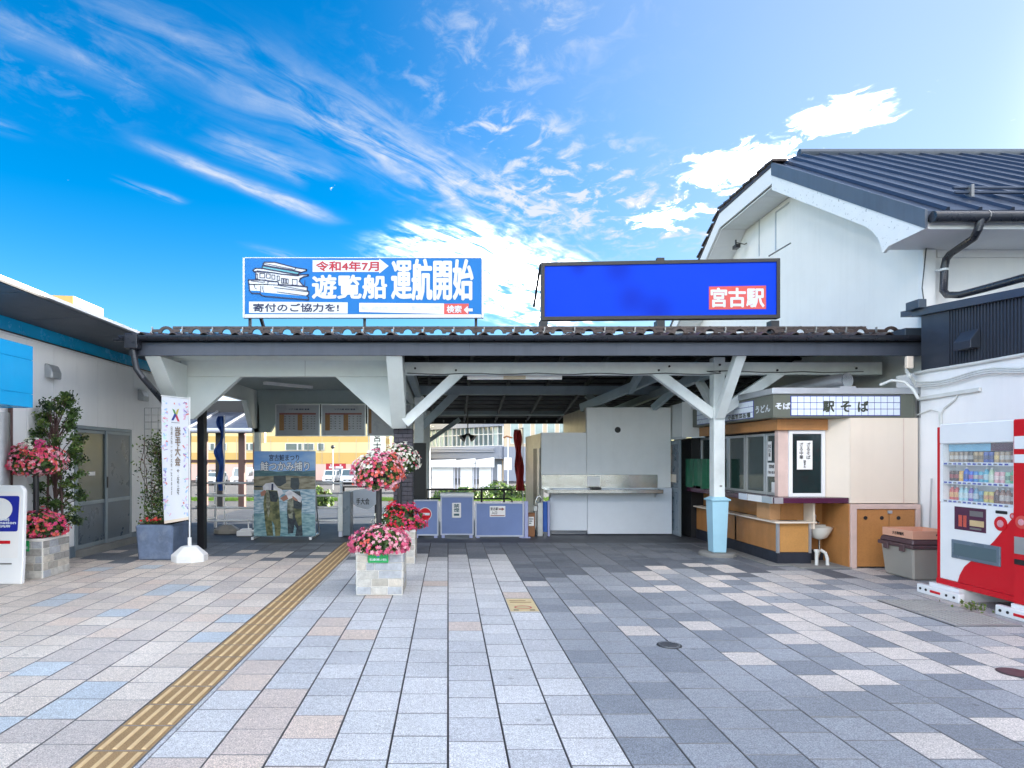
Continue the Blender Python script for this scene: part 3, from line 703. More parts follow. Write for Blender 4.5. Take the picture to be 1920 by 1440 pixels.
    # camera on the soffit
    m = MB(); q = px(1358, 463, 14.2); q.x = OX+.35; m.box(q.x-.05, q.x+.05, q.y-.12, q.y+.06, q.z-.05, q.z+.03); m.tube([q, q+V((0,0,.16))], .02, 6); m.tube([q+V((0,0,.1)), q+V((.2,0,.06)), q+V((.35,0,.14))], .012, 6); m.build('security_camera', M['black_plastic'], t)
    # loose cable down the corner
    m = MB(); m.tube([px(1737, 462, 8.85), px(1733, 500, 8.8), px(1729, 540, 8.75), px(1733, 570, 8.7), px(1738, 595, 8.6), px(1752, 612, 8.5)], .008, 6); m.build('loose_cable', M['cable_dark'], t)
    # unseen block added at the right to keep the sun off the paving
    m = MB(); m.box(11.2, 34, -3, 8.6, -.05, 7.6); m.build('sun_blocker', M['stucco'], t)
build_station()
def build_annex():
    t = thing('station_annex', 'low white annex with dark corrugated metal band, right of the canopy', 'building', (7.5, 7, 0))
    X = 6.42; Ya, Yb = 8.42, 1.5
    m = MB(); m.box(X, X+.18, Yb, Ya+.52, -.05, 2.66); m.build('side_wall', M['wall_white'], t)
    m = MB(); m.box(X+.18, 11, Ya-.15, Ya, -.05, 2.66); m.build('rear_wall', M['wall_white'], t)
    zt = lambda y: 3.36+(y-6.9)*.085
    m = MB(); m.prism([(X-.02, Ya, 2.66), (X-.02, Ya, zt(Ya)), (X-.02, Yb, zt(Yb)), (X-.02, Yb, 2.66)], (.16, 0, 0)); cb = m.build('corrugated_band', M['corrugated'], t)
    r = MB(); r.box(-.011, 0, -.010, .010, 0, 1); rme = r.mesh('corrugation', M['corrugated'])
    i = 0
    y = Ya-.5
    while y > 3.2:
        o = link('corrugation', rme, cb); o.location = V((X-.0205, y, 2.668))-ORG[t]; o.scale = (1, 1, zt(y)-2.69); y -= .045
    m = MB(); m.box(X-.034, X-.021, Ya-.47, Ya-.0, 2.665, zt(Ya)-.06); m.build('flat_flashing', M['corrugated'], t)
    m = MB(); m.prism([(X-.09, Ya+.1, zt(Ya)+.02), (X-.09, Yb, zt(Yb)+.02), (X-.09, Yb, zt(Yb)-.07), (X-.09, Ya+.1, zt(Ya)-.07)], (.1, 0, 0)); m.build('roof_edge', M['roof_trim'], t)
    m = MB(); m.prism([(X+.012, Ya+.45, zt(Ya)+.08), (X+.012, Yb, zt(Yb)+.02), (X+.012, Yb, zt(Yb)-.06), (X+.012, Ya+.45, zt(Ya)-.0)], (4.6, 0, 0)); m.build('roof', M['roof_metal'], t)
    m = MB(); m.box(X-.16, X-.05, Ya-.12, Ya+.12, zt(Ya)+.0, zt(Ya)+.12); m.build('roof_corner', M['roof_trim'], t, bevel=.006)
    # vent hood on the band
    yv = X*F/(1826-HX); m = MB(); m.prism([(X-.03, yv-.13, zp(655, yv)), (X-.15, yv-.13, zp(655, yv)), (X-.15, yv-.13, zp(640, yv)), (X-.05, yv-.13, zp(620, yv)), (X-.03, yv-.13, zp(620, yv))], (0, .26, 0)); m.build('vent_hood', M['corrugated'], t, bevel=.004)
    # trunking and cables on the white wall
    def on(x, y, d=.02): Y = (X-d)*F/(x-HX); return px(x, y, Y)
    m = MB(); m.tube([on(1716, 700), on(1740, 695), on(1830, 681), on(1925, 664)], .022, 8); m.build('conduit', M['cable'], t)
    for k in range(3):
        m = MB(); m.tube([px(1698, 690+3*k, 8.5), px(1706, 702+3*k, 8.44)]+[on(x, 716-(x-1716)*.145+5*math.sin((x-1716)/28)+4*k, .03+.012*k) for x in range(1716, 1940, 16)], .011, 6); m.build('cable', M['cable'], t)
    m = MB(); m.bar(on(1722, 748, .025), on(1838, 730, .025), .035, .05); m.build('trunking', M['cable'], t, bevel=.004)
    m = MB(); m.tube([on(1766, 810), on(1764, 778), on(1770, 766), on(1790, 750), on(1796, 738)], .011, 6); m.build('cable', M['cable'], t)
    m = MB(); m.tube([on(1720, 778), on(1745, 768), on(1760, 772), on(1763, 800)], .009, 6); m.build('cable', M['cable'], t)
    m = MB(); q = px(1702, 680, 8.4); m.box(q.x-.045, q.x+.045, q.y-.05, q.y, q.z-.08, q.z+.08); m.build('junction_box', M['beige_board'], t, bevel=.006)
    m = MB(); m.tube([px(1650, 722, 8.6), px(1672, 713, 8.5), px(1695, 716, 8.42), px(1712, 730, 8.35), px(1722, 748, 8.3)], .02, 8); m.build('conduit', M['cable'], t, smooth=60)
build_annex()
# ================================================================== LEFT BUILDING
def build_left():
    t = thing('shop_building', 'white panelled building with bright blue band under its wide eaves, at far left', 'building', (-6.5, 10, 0))
    X = -5.6; Y0, Y1 = 7.72, 13.34
    core = MB(); core.box(X-4, X-.03, Y0, Y1, -.05, 3.1); core.build('wall_core', M['grout'], t)
    dA, dB, dz = 9.38, 10.98, 1.965
    ys = [Y0, 8.3, 8.86, 9.42, 9.98, 10.54, 11.1, 11.66, 12.22, 12.78, 13.34]
    for a, b in zip(ys, ys[1:]):
        m = MB(); g = .0035
        segs = []
        if b <= dA or a >= dB: segs = [(a+g, b-g, .17)]
        else:
            lo, hi = max(a, dA), min(b, dB)
            segs = [(a+g, b-g, dz+.02)]
            if a < dA-.02: segs.append((a+g, dA-.02, .17))
            if b > dB+.02: segs.append((dB+.02, b-g, .17))
        for (p, q, z0) in segs: m.box(X-.03, X, p, q, z0, dz+.0195 if z0 < 1 and len(segs) > 1 else 3.066)
        m.build('wall_panel', M['wall_white'], t, bevel=.003)
    for p_, q_ in ((Y0, dA-.04), (dB+.04, Y1)): m = MB(); m.box(X-.028, X+.012, p_, q_, -.02, .165); m.build('plinth', M['door_grey'], t)
    m = MB(); m.box(X-.03, X+.02, Y0, Y1, 3.088, 3.106); m.build('drip_line', M['ink_black'], t)
    m = MB(); m.box(X-.03, X+.026, Y0, Y1, 3.068, 3.084); m.build('trim_line', M['wall_white'], t)
    y = Y0-3.2
    while y < Y1:
        m = MB(); m.box(X-.05, X-.004, y+.003, min(y+1.22, Y1), 3.107, 3.285); m.build('blue_panel', M['blue_band'], t); y += 1.22
    # eaves: soffit panels with joints, white edge
    sx = -4.72
    y = Y0-3.2
    while y < Y1:
        m = MB(); m.prism([(X-.06, y+.006, 3.288), (sx, y+.006, 3.345), (sx, y+.006, 3.36), (X-.06, y+.006, 3.303)], (0, min(1.208, Y1-y), 0)); m.build('soffit_panel', M['soffit'], t); y += 1.22
    m = MB(); m.prism([(X-4.2, Y0-3.2, 3.306), (X-.06, Y0-3.2, 3.306), (sx+.02, Y0-3.2, 3.364), (sx+.02, Y0-3.2, 3.42), (X-4.2, Y0-3.2, 3.47)], (0, Y1-Y0+3.2, 0)); m.build('roof', M['wall_white'], t)
    m = MB(); m.box(sx+.021, sx+.035, Y0-3.2, Y1, 3.345, 3.372); m.build('eave_edge', M['ink_black'], t)
    # sliding door pair
    dr = MB(); dr.box(X-.035, X+.02, dA-.035, dB+.035, dz-.035, dz+.015); dr.box(X-.035, X+.02, dA-.035, dA, .0, dz-.036); dr.box(X-.035, X+.02, dB, dB+.035, .0, dz-.036)
    door = dr.build('door', M['door_frame'], t, bevel=.003)
    mid = (dA+dB)/2+.02
    for k, (a, b, gm, lm) in enumerate(((dA+.01, mid+.03, 'frost', 'frost_blue'), (mid-.03, dB-.01, 'frost_blue', 'frost_blue'))):
        xx = X-.006+.026*k
        m = MB(); fr = .05
        m.box(xx-.012, xx+.012, a, a+fr, .10, dz-.04); m.box(xx-.012, xx+.012, b-fr, b, .10, dz-.04); m.box(xx-.012, xx+.012, a+fr, b-fr, .10, .16); m.box(xx-.012, xx+.012, a+fr, b-fr, dz-.09, dz-.04); m.box(xx-.012, xx+.012, a+fr, b-fr, .76, .82)
        lf = m.build('door_leaf', M['door_frame'], door, bevel=.003)
        m = MB(); m.box(xx-.004, xx+.004, a+fr, b-fr, .82, dz-.09); m.build('door_glass', M[gm], door)
        m = MB(); m.box(xx-.004, xx+.004, a+fr, b-fr, .16, .76); m.build('door_panel', M[lm], door)
    m = MB(); m.box(X+.033, X+.045, mid-.02, mid+.01, 1.0, 1.18); m.build('door_handle', M['black'], door)
    m = MB(); m.box(X-.05, X+.12, dA-.03, dB+.03, -.02, .095); m.build('door_sill', M['stump'], t)
    m = MB(); m.box(X+.0, X+.0025, dA+.065, dA+.17, 1.68, 1.86); a = m.build('sticker', M['ink_navy'], door)
    m = MB(); m.box(X+.0, X+.0025, dA+.065, dA+.17, 1.64, 1.678); m.build('sticker', M['tactile_bar'], door)
    m = MB(); m.lathe([(.03, 0), (.03, .004)], (0,0,0), 12); mm = m
    mm.v = [V((X+.0026+v.z*.3, dA+.118+v.x, 1.78+v.y)) for v in mm.v]; mm.build('sticker_dot', M['sign_white'], a)
    m = MB(); m.box(X+.0, X+.0025, dA+.34, dA+.52, 1.21, 1.27); m.build('sticker', M['paper'], door)
    # hood vents
    for i, (x, y) in enumerate(((92, 696), (263, 741))):
        Y = X*F/(x-HX); q = px(x, y, Y); w = .11
        m = MB(); m.prism([(X+.002, Y-w, q.z-.10), (X+.11, Y-w, q.z-.11), (X+.115, Y-w, q.z-.02), (X+.07, Y-w, q.z+.08), (X+.002, Y-w, q.z+.10)], (0, 2*w, 0)); m.build('hood_vent', M['vent'], t, bevel=.012)
    # entrance recess with steel column
    m = MB(); m.box(X-1.2, X-1.05, 3.5, Y0-.001, -.05, 3.1); m.build('recess_wall', M['frost'], t)
    m = MB(); m.tube([(X+.10, 7.62, 0), (X+.10, 7.62, 2.05)], .13, 16); m.build('column', M['steel_rough'], t, smooth=40)
    m = MB(); m.tube([(X+.06, 7.90, 0.0), (X+.06, 7.90, 2.3)], .028, 8); m.build('drain_pipe', M['wood_brown'], t)
    # blue glass awning box over the entrance
    aX, aY = -4.62, 6.95; z0, z1 = 2.05, 2.735
    fr = MB(); fr.box(X-1.0, aX-.012, 3.8, aY-.012, z0+.01, z1-.01); aw = fr.build('awning', M['blue_band'], t)
    zs = [z0, z0+.15, z1-.16, z1]
    yy = [3.8, 4.85, 5.9, 6.42, aY]
    for a, b in zip(yy, yy[1:]):
        for c, d in zip(zs, zs[1:]):
            m = MB(); m.box(aX-.01, aX, a+.003, b-.003, c+.002, d-.002); m.build('awning_panel', M['blue_awning'], aw, bevel=.002)
    for k in range(3):
        for c, d in zip(zs, zs[1:]):
            m = MB(); m.box(aX-.36-.35*k, aX-.012-.35*k, aY-.01, aY, c+.002, d-.002); m.build('awning_panel', M['blue_awning'], aw, bevel=.002)
build_left()
# ================================================================== SIGNS ON THE CANOPY ROOF
def build_left_sign():
    Y = 9.25; t = thing('boat_billboard', 'pale blue sightseeing-boat billboard with a line drawing of a ship, on the canopy roof', 'billboard', (xp(680, Y), Y, 3.4))
    x0, x1, z0, z1 = xp(459, Y), xp(903, Y), zp(596, Y), zp(484, Y)
    m = MB(); m.box(x0, x1, Y, Y+.06, z0+.055, z1); m.build('board', M['sign_blue'], t, bevel=.004)
    m = MB(); m.box(x0, x1-.005, Y-.004, Y+.062, z0, z0+.054); m.build('bottom_trim', M['sign_white'], t, bevel=.004)
    m = MB(); m.box(x1+.001, x1+.03, Y-.006, Y+.066, z0, z1+.005); m.build('side_trim', M['paper'], t, bevel=.004)
    m = MB(); m.box(x0-.03, x0-.001, Y-.006, Y+.066, z0, z1+.005); m.build('side_trim', M['sign_white'], t, bevel=.004)
    m = MB(); m.box(x0+.0, x1, Y-.002, Y+.062, z1+.001, z1+.012); m.build('top_trim', M['sign_white'], t)
    for x in (465, 485, 682, 893):
        m = MB(); m.bar((xp(x, Y), Y+.1, z0+.03), (xp(x, Y)+(.06 if x == 485 else 0), Y+.1+(.25 if x == 485 else 0), 3.20), .04, .04); m.build('support_leg', M['dark_metal'], t)
    m = MB(); m.box(x0, x1, Y+.08, Y+.12, z0+.03, z0+.06); m.build('support_rail', M['dark_metal'], t)
    q = lambda x, y, d=.003: px(440+x/8, 480+y/8, Y)-V((0, d, 0))
    nrm = (0, -1, 0)
    art = [
     ([(205,360),(470,362),(500,380),(652,388),(664,432),(860,445),(1088,465),(1088,520),(1112,535),(1112,575),(1078,600),(1108,622),(1106,660),(450,606),(400,590),(385,566),(260,560),(226,522),(216,425)], 'sign_white'),
     ([(320,238),(560,252),(700,275),(960,292),(1000,285),(1105,280),(1105,298),(1040,310),(985,340),(970,380),(1040,456),(860,440),(662,430),(650,388),(320,352)], 'sign_white'),
     ([(275,218),(318,186),(420,190),(700,240),(960,285),(952,300),(690,272),(560,250),(345,226),(296,238)], 'sign_white'),
     ([(425,122),(452,95),(600,97),(925,180),(1080,205),(1078,222),(1000,246),(880,216),(450,142)], 'sign_white'),
     ([(420,150),(880,226),(985,252),(945,280),(700,236),(415,186)], 'cyan_glass')]
    for i, (pts, mt) in enumerate(art):
        m = MB(); m.poly([q(x, y, .003+.001*i) for x, y in pts]); m.build('ship_picture', M[mt], t, recalc=False)
        m = MB(); m.outline([q(x, y, .0085+.0002*i) for x, y in pts], .016, nrm); m.build('ship_line', M['ink_navy'], t, recalc=False, kind='stuff')
    # blue lower hull and detail lines
    m = MB(); m.poly([q(x, y, .0095) for x, y in [(232,520),(380,528),(400,545),(1070,605),(1100,625),(1098,650),(450,598),(405,580),(388,556),(262,551)]]); m.build('ship_picture', M['sign_blue'], t, recalc=False)
    m = MB()
    for pts in ([(216,425),(500,428),(655,438)], [(225,430),(500,425)], [(250,375),(420,395),(455,388)], [(655,440),(1075,520)], [(600,475),(900,510),(1110,540)], [(640,540),(1078,600)], [(500,382),(500,425)], [(655,388),(655,438)], [(295,435),(305,480),(330,495)], [(425,455),(425,500),(440,545)], [(385,566),(395,450)], [(450,115),(880,200)], [(930,182),(890,214)], [(1055,370),(1050,450)]):
        m.outline([q(x, y, .0105) for x, y in pts], .009, nrm, False)
    for (a, b, c, d) in ((380,262,452,330), (478,270,535,335), (560,285,604,350), (640,300,672,370), (705,335,730,412), (742,340,768,412), (778,345,805,415), (868,350,938,440), (322,270,348,345)):
        m.outline([q(x, y, .0106) for x, y in [(a,b),(c,b+4),(c,d),(a,d-4)]], .010, nrm)
    m.build('ship_line', M['ink_navy'], t, recalc=False, kind='stuff')
    P = lambda x, y: px(440+x/4, 460+y/4, Y)          # coordinates read off a 4x enlargement
    def plate(pts, mt, d=.003, name='plate'):
        m = MB(); m.poly([P(x, y)-V((0, d, 0)) for x, y in pts]); return m.build(name, M[mt], t, recalc=False)
    plate([(585,112),(1085,112),(1085,100),(1155,155),(1085,212),(1085,200),(585,200)], 'sign_white', name='arrow_plate')
    plate([(108,422),(848,428),(848,512),(108,508)], 'sign_white'); plate([(935,432),(1570,436),(1570,515),(935,500)], 'paper'); plate([(1570,438),(1755,438),(1755,522),(1570,518)], 'tag_red')
    def tx(s, x0, y0, x1, y1, mt, bold=.006, d=.006):
        O = P(x0, y1); text(s, O, FX, FU, P(x1, 0).x-O.x, P(0, y0).z-O.z, M[mt], t, bold=bold, off=d)
    tx('令和4年7月', 612, 122, 1080, 192, 'ink_red', .005)
    tx('遊覧船', 585, 226, 1138, 398, 'sign_white', .012); tx('運航開始', 1180, 106, 1785, 408, 'sign_white', .014)
    tx('寄付のご協力を!', 140, 438, 780, 498, 'ink_navy', .004)
    tx('検索', 1592, 452, 1700, 506, 'sign_white', .003)
    plate([(1718,484),(1748,455),(1748,474),(1785,474),(1785,496),(1748,496),(1748,515)], 'sign_white', .006, 'arrow_mark')
    blur = mat('blurred_print', (.62,.63,.65), .5, var=.25, sc=14)
    plate([(950,455),(1075,455),(1075,488),(950,488)], 'x' if False else 'sign_white', .0045)
    m = MB(); m.poly([P(x, y)-V((0, .0055, 0)) for x, y in [(950,458),(1540,455),(1540,488),(950,486)]]); m.build('faded_lettering', blur, t, recalc=False)
build_left_sign()
def build_right_sign():
    Y = 9.25; t = thing('blue_billboard', 'deep blue billboard in dark frame with red station-name patch, on the canopy roof', 'billboard', (xp(1240, Y), Y, 3.4))
    m0 = mat('screen_blue', (.003,.05,.62), .5, var=.03, sc=1, spec=.1); nt = m0.node_tree; N = nt.nodes; L = nt.links
    # soft darker blotches printed on the blue
    b = N['Principled BSDF']; g = N.new('ShaderNodeNewGeometry'); src = b.inputs['Base Color'].links[0].from_socket
    for (x, y, r) in ((1160, 505, .33), (1232, 580, .36), (1085, 500, .2), (1185, 560, .35)):
        c = px(x, y, Y); d = N.new('ShaderNodeVectorMath'); d.operation = 'DISTANCE'; L.new(g.outputs['Position'], d.inputs[0]); d.inputs[1].default_value = tuple(c)
        mr = N.new('ShaderNodeMapRange'); mr.interpolation_type = 'SMOOTHSTEP'; L.new(d.outputs['Value'], mr.inputs[0]); mr.inputs[1].default_value = 0; mr.inputs[2].default_value = r; mr.inputs[3].default_value = .45; mr.inputs[4].default_value = 0
        mx = N.new('ShaderNodeMixRGB'); L.new(mr.outputs[0], mx.inputs[0]); L.new(src, mx.inputs[1]); mx.inputs[2].default_value = (.003,.008,.28,1); src = mx.outputs[0]
    L.new(src, b.inputs['Base Color'])
    A, B, C_, D_ = (1015,492), (1463,484), (1463,596), (1015,600)
    p = [px(*k, Y) for k in (A, B, C_, D_)]
    m = MB(); m.prism([v+V((0,.03,0)) for v in p], (0, .09, 0)); m.build('cabinet', M['led_frame'], t)
    f = MB(); w = .05; ctr = sum(p, V((0,0,0)))/4
    ins = [v+V((math.copysign(w, ctr.x-v.x), 0, math.copysign(w, ctr.z-v.z))) for v in p]
    for i in range(4):
        j = (i+1) % 4; fr = MB(); fr.prism([p[i], p[j], ins[j], ins[i]], (0, .03, 0)); fr.build('frame_bar', M['led_frame'], t)
    m = MB(); m.poly([v+V((0, .016, 0)) for v in ins]); pn = m.build('panel', m0, t, recalc=False)
    q = [px(x, y, Y)+V((0, .012, 0)) for x, y in ((1330,537),(1437,535),(1437,579),(1330,580))]
    m = MB(); m.poly(q); m.build('name_patch', M['tag_red'], t, recalc=False)
    O = px(1334, 575, Y); text('宮古駅', O+V((0,.012,0)), FX, FU, xp(1433, Y)-O.x, zp(540, Y)-O.z, M['sign_white'], t, bold=.009, off=.003)
    for x in (1020, 1240, 1455):
        m = MB(); m.box(xp(x, Y)-.06, xp(x, Y)+.06, Y+.02, Y+.16, 3.25, p[3].z-.002); m.build('support_leg', M['dark_metal'], t)
    m = MB(); m.box(xp(995, Y), xp(1502, Y), Y+.0, Y+.18, 3.40, 3.44); m.build('support_rail', M['dark_metal'], t)
    m = MB(); m.bar(p[0]+V((-.05, .45, -.55)), p[0]+V((.0, .08, .0)), .03, .03); m.build('stay', M['dark_metal'], t)
    m = MB(); m.box(xp(1232, Y), xp(1246, Y), Y+.0, Y+.06, zp(488, Y), zp(483, Y)); m.build('top_box', M['led_frame'], t)
    m = MB(); m.tube([px(1442, 480, 9.6), px(1482, 456, 10.2)], .012, 6); m.build('cable', M['cable_dark'], t)
build_right_sign()
# ================================================================== FLOWERS
def rdir(r):
    while True:
        v = V((r.uniform(-1,1), r.uniform(-1,1), r.uniform(-1,1)))
        if .05 < v.length < 1: return v.normalized()
def leaf(mb, c, n, s, r):
    n = n.normalized(); a = n.cross(rdir(r)).normalized(); b = n.cross(a)
    mb.add([c-a*s, c-b*s*.55+n*s*.12, c+a*s, c+b*s*.55+n*s*.12], [(0,1,2,3)])
def bloom(mb, c, n, s, r):
    n = n.normalized(); a = n.cross(rdir(r)).normalized(); b = n.cross(a); vs = [c]; k = 5
    for i in range(2*k):
        an = math.pi*i/k; rr = s*(1 if i % 2 == 0 else .62)
        vs.append(c+(a*math.cos(an)+b*math.sin(an))*rr+n*s*.28)
    mb.add(vs, [(0, 1+i, 1+(i+1) % (2*k)) for i in range(2*k)])
def flower_mass(t, c, rad, nl, nb, mats, pick, seed, name='blossoms', fl=.62):
    r = random.Random(seed); lf = MB(); c = V(c); nl = int(nl*1.7); nb = int(nb*1.9)
    for _ in range(nl):
        d = rdir(r); d.z = abs(d.z)*1.0 if r.random() < .66 else -abs(d.z)*fl
        k = r.uniform(.62, .98); p = c+V((d.x*rad[0], d.y*rad[1], d.z*rad[2]))*k
        lf.k = 0 if r.random() < .6 else (1 if r.random() < .6 else 2)
        leaf(lf, p, (d+rdir(r)*.7), r.uniform(.022, .042), r)
    lf.build('foliage', [M['leaf'], M['leaf_dark'], M['leaf_light']], t, recalc=False, kind='stuff')
    bl = MB()
    for _ in range(nb):
        d = rdir(r); d.z = abs(d.z) if r.random() < .74 else -abs(d.z)*fl
        lump = 1+.07*math.sin(d.x*9+seed)+.06*math.sin(d.y*11+d.z*7)
        p = c+V((d.x*rad[0], d.y*rad[1], d.z*rad[2]))*r.uniform(.93, 1.07)*lump
        bl.k = pick(d, r); bloom(bl, p, d+rdir(r)*.45+V((0,-.2,.15)), r.uniform(.016, .029), r)
    bl.build(name, mats, t, recalc=False, kind='stuff')
def planter(t, x0, x1, y0, y1, h, seed, plaque=None):
    r = random.Random(seed)
    m = MB(); m.box(x0, x1, y0, y1, .004, h-.03); bx = m.build('planter_box', M['mortar'], t)
    m = MB(); e = .012
    m.box(x0-e, x1+e, y0-e, y0+.035, h-.03, h); m.box(x0-e, x1+e, y1-.035, y1+e, h-.03, h); m.box(x0-e, x0+.035, y0+.0352, y1-.0352, h-.03, h); m.box(x1-.035, x1+e, y0+.0352, y1-.0352, h-.03, h)
    m.build('rim', M['mortar'], t, bevel=.004)
    m = MB(); m.box(x0+.036, x1-.036, y0+.036, y1-.036, h-.04, h-.028); m.build('soil', M['soil'], t)
    rows = 5; rh = (h-.04)/rows
    for side in range(4):
        L0, L1 = (x0, x1) if side % 2 == 0 else (y0, y1)
        for k in range(rows):
            z0 = .01+k*rh+.004; z1 = .01+(k+1)*rh-.004
            cuts = [L0+.004]; 
            while cuts[-1] < L1-.09: cuts.append(min(L1-.004, cuts[-1]+r.uniform(.09, .24)))
            cuts[-1] = L1-.004
            for a, b in zip(cuts, cuts[1:]):
                if b-a < .02: continue
                d0, d1 = .002, r.uniform(.007, .012); m = MB(); g = .004; a += g; b -= g
                if side == 0: m.box(a, b, y0-d1, y0+d0, z0, z1)
                elif side == 2: m.box(a, b, y1-d0, y1+d1, z0, z1)
                elif side == 1: m.box(x1-d0, x1+d1, a, b, z0, z1)
                else: m.box(x0-d1, x0+d0, a, b, z0, z1)
                m.build('stone', r.choice(STONES), bx, bevel=.004)
    if plaque:
        pa, pb, za, zb = plaque; gp = mat('plaque_green', (.01,.34,.09), .4)
        m = MB(); m.box(pa, pb, y0-.022, y0-.0125, za, zb); p = m.build('plaque', gp, t)
        w = pb-pa; text('花と緑の美しい宮古', (pa+w*.08, y0-.022, za+(zb-za)*.22), FX, FU, w*.84, (zb-za)*.26, M['sign_white'], p, off=.002, bold=.0008)
        m = MB(); m.prism([(pa+w*.44, y0-.0225, zb-.038), (pa+w*.5, y0-.0225, zb-.008), (pa+w*.57, y0-.0225, zb-.038)], (0, -.001, 0)); m.build('plaque_mark', M['sign_blue'], p)
    return bx
def stand_pole(t, x, y, z0, z1):
    m = MB(); m.tube([(x, y, z0), (x, y, z1)], .033, 12); m.tube([(x, y, z0+.28), (x, y, z0+.31)], .042, 12); m.build('pole', M['black_plastic'], t, smooth=40)
    m = MB(); m.lathe([(.05, z1+.01), (.12, z1+.03), (.17, z1+.08), (.175, z1+.10), (.14, z1+.095)], (x, y, 0), 18); m.build('basket', M['black_plastic'], t, smooth=40)
FM = [M[k] for k in ('fl_pink', 'fl_pale', 'fl_red', 'fl_coral', 'fl_white', 'fl_magenta', 'fl_rose')]
PK, PL, RD, CO, WH, MG, RO = range(7)
def build_flowers():
    # A: front stand
    x, y = -.745, 7.0; t = thing('flower_stand', 'pink flower stand in a stone planter, standing foremost on the paving', 'flower stand', (x, y, 0), 'two-tier flower stands')
    planter(t, x-.25, x+.25, 6.78, 7.28, .475, 11, (xp(690, 6.76), xp(728, 6.76), zp(1055, 6.76), zp(1038, 6.76)))
    stand_pole(t, x-.03, y, .44, 1.22)
    flower_mass(t, (x, y-.05, .50), (.34, .31, .23), 420, 330, FM, lambda d, r: (r.choice([PK, PL, PL, PK]) if d.x > -.1 or r.random() < .6 else r.choice([MG, PK, CO])), 21, fl=.22)
    flower_mass(t, (x-.03, y, 1.30), (.285, .285, .27), 380, 300, FM, lambda d, r: (r.choice([CO, CO, PL]) if d.x > .45 else (WH if d.x < -.1 and d.z > .35 and r.random() < .6 else r.choice([PL, PL, PK, CO, RO] if d.z < .7 else [PK, MG, PL]))), 22)
    # B: second stand behind
    x, y = -.72, 9.02; t = thing('flower_stand', 'red flower stand with a white-flowered top, just behind the foremost planter', 'flower stand', (x, y, 0), 'two-tier flower stands')
    planter(t, x-.25, x+.25, 8.78, 9.28, .475, 12)
    stand_pole(t, x+.02, y, .44, 1.28)
    flower_mass(t, (x+.04, y, .52), (.37, .32, .31), 480, 330, FM, lambda d, r: (WH if d.x < -.55 else (RD if d.x < .1 and r.random() < .7 else r.choice([RO, RO, RD, MG]))), 23, fl=.22)
    flower_mass(t, (x+.02, y, 1.42), (.28, .28, .27), 460, 230, FM, lambda d, r: (r.choice([WH, WH, WH, WH, PL]) if r.random() < .9 else RO), 24)
    # C: stand by the white wall at left
    x, y = -5.245, 7.95; t = thing('flower_stand', 'pink and white flower stand at far left, beside the white wall', 'flower stand', (x, y, 0), 'two-tier flower stands')
    planter(t, -5.5, -4.99, 7.68, 8.22, .495, 13, (-5.27, -5.145, .345, .475))
    stand_pole(t, x+.03, y-.05, .46, 1.27)
    flower_mass(t, (x+.03, y-.03, .56), (.32, .31, .27), 460, 280, FM, lambda d, r: (r.choice([PL, PK, CO]) if d.x < -.15 else r.choice([RO, RO, CO, MG, PK])), 25, fl=.22)
    flower_mass(t, (x-.04, y-.05, 1.42), (.385, .33, .24), 520, 380, FM, lambda d, r: r.choice([PK, PL, RO, CO, PL, RO]), 26)
    flower_mass(t, (x+.0, y-.06, 1.62), (.15, .15, .12), 90, 90, FM, lambda d, r: WH if d.x < .55 else MG, 27)
build_flowers()
def build_evergreen():
    r = random.Random(5); t = thing('evergreen_shrub', 'tall loose evergreen shrub against the white wall, behind the leftmost flower stand', 'shrub', (-5.36, 8.5, 0))
    b = V((-5.38, 8.5, 0)); tr = MB(); lf = MB(); tips = []
    for dx in (-.05, .03, .08):
        tr.tube([b+V((dx, 0, 0)), b+V((dx*1.6, .0, .7)), b+V((dx*1.2, 0, 1.5)), b+V((dx*.3, .0, 2.3))], [.022, .018, .012, .005], 7)
    for i in range(64):
        z = .45+1.85*(i/63)**.9; an = r.uniform(0, 6.28)
        R_ = (.34 if z < 1.5 else .34*(1-((z-1.5)/1.0)**1.4*.75))*r.uniform(.6, 1.08)
        p1 = b+V((max(math.cos(an)*R_+.06, -.19), math.sin(an)*R_*.6, z+.06)); p0 = b+V((.02, 0, z*.82)); md = (p0+p1)/2+V((0, 0, .03))
        tr.tube([p0, md, p1], [.008, .006, .003], 5); tips += [p1, p1*.7+md*.3]
    for p in tips:
        k = r.choice([0, 0, 1, 2])
        for _ in range(52):
            c = p+V((r.gauss(0, .036), r.gauss(0, .036), r.gauss(0, .026))); c.x = max(c.x, -5.585)
            lf.k = k if r.random() < .75 else r.choice([0, 1, 2]); leaf(lf, c, rdir(r)+V((0, -.3, .7)), r.uniform(.015, .03), r)
    tr.build('trunk', M['wood_brown'], t, smooth=60); lf.build('crown', [M['leaf'], M['leaf_dark'], M['leaf_light']], t, recalc=False, kind='stuff')
    pot = MB(); pot.lathe([(.13, 0), (.16, .26), (.17, .27), (.17, .30), (.13, .30)], (b.x, b.y, 0), 20); pot.build('pot', M['dark_metal'], t, smooth=40)
build_evergreen()
